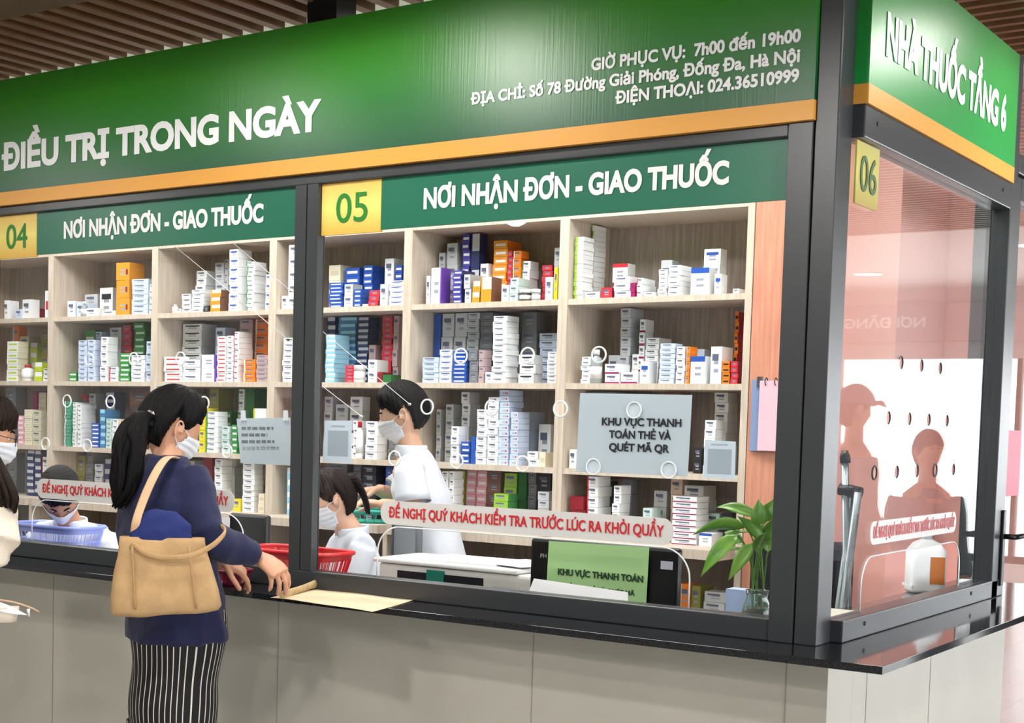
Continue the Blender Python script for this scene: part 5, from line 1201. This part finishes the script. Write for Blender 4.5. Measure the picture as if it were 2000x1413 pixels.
for a, b in ((near, elN), (far, elF)):
    bm = B(); d_ = (b-a); tube(bm, [a-d_*.16, a-d_*.05, a+d_*.15, a+d_*.4, a+d_*.65, a+d_*.84], [.030, .054, .064, .067, .071, .076], seg=32, hint=F.f, cap=False); bm.faces.new(list(reversed(bm.verts[:32])))if False else None
    me = bpy.data.meshes.new('sleeve'); bm.normal_update(); bm.to_mesh(me); bm.free(); wrinkle(me, .005, 12, (1, 1, .7), 3); so_ = obj('sleeve', me, WCOAT, smooth=True); add_solid(so_, .003); rel(so_, F.root)
c2 = F.p(*cl(.78), zt-.155); bm = B(); tube(bm, [c2+F.r*(.078*sin(a_))+F.f*(.07*cos(a_))+Vector((0, 0, .0)) for a_ in [pi*.14+2*pi*.86*i/20 for i in range(21)]], [(.026, .004)]*21, seg=8, hint=Vector((0, 0, 1))); rel(obj('collar', bm, WCOAT), F.root)
bm = B()
for s_ in (-1, 1): limb(bm, [F.p(s_*.09, 0, .90), F.p(s_*.095, 0, .5), F.p(s_*.095, -.01, .07)], [.10, .085, .07], hint=F.r)
rel(obj('trousers', remesh(bm, .012, 2, 'tr'), mat('dark_trousers', (40, 42, 50), .8)), F.root)
tc_ = att(724, 1000, 6.62); basket('teal_tray', (tc_.x, tc_.y, tc_.z-.05), .34, .22, .055, (70, 196, 170), 'teal plastic tray held below the hands of the standing pharmacist', rz=.6)

# ---------- masked person at the left edge of the counter
hc = att(-30, 850, 4.70); hd = (.62, .78); rt_ = att(-128, 1100, 4.72)
F = Fig(rt_.x, rt_.y, hd, 'person in cream top and glasses at the far left, long dark hair')
Mh = headM(hc, hd, .25); zt = hc.z; bm = B(); head_geo(bm, Mh, .97); limb(bm, [F.p(0, 0, zt-.22), hc+Vector((0, 0, -.03))], [.056, .05], hint=F.r)
torso(bm, F, [(0, .0, .8, .14, .10), (0, 0, 1.1, .14, .10), (0, 0, zt-.25, .15, .08), (0, 0, zt-.19, .07, .06)])
sh_ = [F.p(-.16, 0, zt-.26), att(-18, 960, 4.62)]; elb = [F.p(-.2, .05, zt-.5), att(4, 1068, 4.52)]; wrs = [F.p(-.26, -.02, .82), att(-130, 1112, 4.66)]
for k in (0, 1):
    p_, r_ = arm_pts(sh_[k], elb[k], wrs[k], .04, .034, .024); limb(bm, p_, r_, hint=Vector((0, 0, 1))); hand(bm, wrs[k], F.f+Vector((0, 0, -.2)), (0, 0, 1), 1 if k == 0 else -1)
for s_ in (-1, 1): limb(bm, [F.p(s_*.09, 0, .86), F.p(s_*.09, 0, .45), F.p(s_*.09, -.01, .08)], [.085, .055, .038], hint=F.r); limb(bm, [F.p(s_*.09, -.05, .04), F.p(s_*.09, .15, .03)], [(.038, .038), (.036, .022)], hint=F.r)
rel(obj('body', remesh(bm, .0048, 3, 'body'), SKIN), F.root)
hair_cap(Mh, F.root, HAIRBR, .97, keep=hairline(.36, .12, -.6), seed=21, off=lambda d: .012+.012*max(0, d[2])+.012*max(0, -d[1])); face_mask(Mh, F.root, .97); eyes(Mh, F.root, .97)
bm = B()
for s_ in (-1, 1):
    c = Vector((s_*.033, .102, .008)); tube(bm, [Mh@(c+Vector((.024*cos(a_), -.004*abs(cos(a_)), .018*sin(a_)))) for a_ in [2*pi*i/18 for i in range(18)]], .0014, seg=6, close=True)
    tube(bm, [Mh@Vector((s_*.057, .096, .012)), Mh@Vector((s_*.078, .05, .012)), Mh@Vector((s_*.080, -.015, .008))], .0014, seg=6)
tube(bm, [Mh@Vector((-.010, .103, .012)), Mh@Vector((.010, .103, .012))], .0014, seg=6); rel(obj('eyeglasses', bm, mat('glasses_frame', (60, 64, 74), .3, metal=.5)), F.root)
bm = B(); rr = random.Random(5)
for k in range(40):
    dx = rr.uniform(-34, 6); d_ = rr.uniform(-.04, .04); pts = [att(-16+dx*.5, 880, 4.62+d_), att(2+dx*.8, 915, 4.57+d_), att(18+dx, 950, 4.54+d_), att(26+dx, 975, 4.54+d_), att(27+dx*.9, 998+rr.uniform(-8, 6), 4.56+d_)]
    sm_ = smooth_curve(pts, 4); tube(bm, sm_, [.010*(1 if j < 12 else (17.5-j)/5.5) for j in range(len(sm_))], seg=7)
rel(obj('long_hair', bm, HAIRBR), F.root)
CRM = mat('cream_top', (226, 214, 196), .85, bump=.3, bscale=160)
bm = B(); torso(bm, F, [(0, 0, .76, .17, .14), (0, 0, 1.0, .165, .125), (0, 0, zt-.33, .17, .115), (0, 0, zt-.25, .13, .085), (0, 0, zt-.19, .07, .062)])
for k in (0, 1): p_, r_ = arm_pts(sh_[k], elb[k], elb[k].lerp(wrs[k], .7), .066, .058, .045); limb(bm, p_, r_, hint=Vector((0, 0, 1)))
rel(obj('cream_top', wrinkle(remesh(bm, .009, 4, 't'), .007, 10, (1, 1, .6), 3), CRM), F.root)
bm = B()
for s_ in (-1, 1): limb(bm, [F.p(s_*.09, 0, .88), F.p(s_*.095, 0, .5), F.p(s_*.095, -.01, .07)], [.11, .085, .07], hint=F.r)
rel(obj('trousers', remesh(bm, .012, 2, 'tr'), mat('grey_trousers', (120, 120, 116), .8)), F.root)
# open bag with papers at the left edge
a = att(-25, 1215, 4.35); bg = empty('paper_bag', (a.x, a.y, 0), label='open cream bag with white papers held at the far left edge', cat='bag')
bm = B(); tube(bm, [att(-30, 1215, 4.35), att(-30, 1198, 4.35), att(-30, 1186, 4.35)], [(.09, .05), (.095, .052), (.098, .055)], seg=28, hint=u_, power=4); rel(obj('bag_body', bm, mat('bag_cream', (214, 202, 184), .7)), bg)
bm = B(); tube(bm, smooth_curve([att(-60, 1172, 4.3), att(-10, 1172, 4.27), att(30, 1178, 4.27), att(60, 1188, 4.3), att(76, 1196, 4.33)], 6), [(.004, .003)]*25, seg=8); rel(obj('bag_rim', bm, mat('bag_rim', (190, 160, 130), .6)), bg)
bm = B(); leaf(bm, att(-20, 1180, 4.3), att(54, 1202, 4.32), .014, .006, AU); o = obj('white_paper', bm, PAPW, smooth=True); add_solid(o, .001); rel(o, bg)
bm = B(); tube(bm, [att(55, 1190, 4.32), att(57, 1205, 4.32)], [(.008, .002), (.003, .001)], seg=8); rel(obj('white_tag', bm, PAPW), bg)

# ---------- visitors in the hall, seen mirrored in the side window
def visitor(px, py, t, hd, label, top, hs=1.0, cap=None):
    q = att(px, py, t); q.x = -q.x; F = Fig(q.x, q.y, hd, label); zt = q.z; Mx = headM(q, hd, .1); bm = B(); head_geo(bm, Mx, hs); limb(bm, [F.p(0, 0, zt-.22), q+Vector((0, 0, -.03))], [.058, .052], hint=F.r)
    torso(bm, F, [(0, .0, .8, .14, .10), (0, 0, 1.1, .14, .10), (0, 0, zt-.25, .15, .08), (0, 0, zt-.19, .07, .06)])
    ar = [(F.p(s_*.175, 0, zt-.27), F.p(s_*.23, -.01, zt-.56), F.p(s_*.20, .12, zt-.78)) for s_ in (-1, 1)]
    for k, (a, b, c) in enumerate(ar): p_, r_ = arm_pts(a, b, c, .044, .037, .026); limb(bm, p_, r_, hint=F.f); hand(bm, c, Vector((0, 0, -1))+F.f*.3, F.r*(-1 if k == 0 else 1), 1)
    for s_ in (-1, 1): limb(bm, [F.p(s_*.09, 0, .86), F.p(s_*.09, 0, .45), F.p(s_*.09, -.01, .08)], [.085, .055, .038], hint=F.r); limb(bm, [F.p(s_*.09, -.05, .04), F.p(s_*.09, .15, .03)], [(.038, .038), (.036, .022)], hint=F.r)
    rel(obj('body', remesh(bm, .007, 3, 'b'), SKIN), F.root); hair_cap(Mx, F.root, HAIRB, hs, seed=int(px)); eyes(Mx, F.root, hs)
    bm = B(); torso(bm, F, [(0, 0, .78, .19, .14), (0, 0, 1.05, .18, .13), (0, 0, zt-.36, .19, .12), (0, 0, zt-.26, .14, .085), (0, 0, zt-.2, .07, .062)])
    for a, b, c in ar: p_, r_ = arm_pts(a, b, b.lerp(c, .8), .062, .054, .045); limb(bm, p_, r_, hint=F.f)
    rel(obj('shirt', wrinkle(remesh(bm, .010, 3, 't'), .006, 9, (1, 1, .6), px), top), F.root)
    bm = B()
    for s_ in (-1, 1): limb(bm, [F.p(s_*.09, 0, .88), F.p(s_*.095, 0, .5), F.p(s_*.095, -.01, .07)], [.11, .085, .07], hint=F.r)
    rel(obj('trousers', remesh(bm, .012, 2, 'tr'), mat('dark_trousers', (40, 42, 50), .8)), F.root)
    if cap:
        bm = shell(Mx, lambda d: d.z > .22, lambda d: .026, n=64, m=40); o = obj('cap', bm, cap); add_solid(o, .006); rel(o, F.root)
        bm = B(); leaf(bm, Mx@Vector((0, .09, .045)), Mx@Vector((0, .19, .03)), .06, .004, F.r); o = obj('cap_brim', bm, cap); add_solid(o, .004); rel(o, F.root)
visitor(1672, 800, 8.3, (-.7, .7), 'person in blue cap, grey shirt, seen mirrored in the side window', mat('grey_shirt', (110, 116, 128), .8), cap=mat('blue_cap', (70, 82, 130), .7))
visitor(1815, 884, 8.8, (-.6, -.6), 'person in dark shirt, bareheaded, seen mirrored low in the side window', mat('slate_shirt', (96, 108, 116), .8))
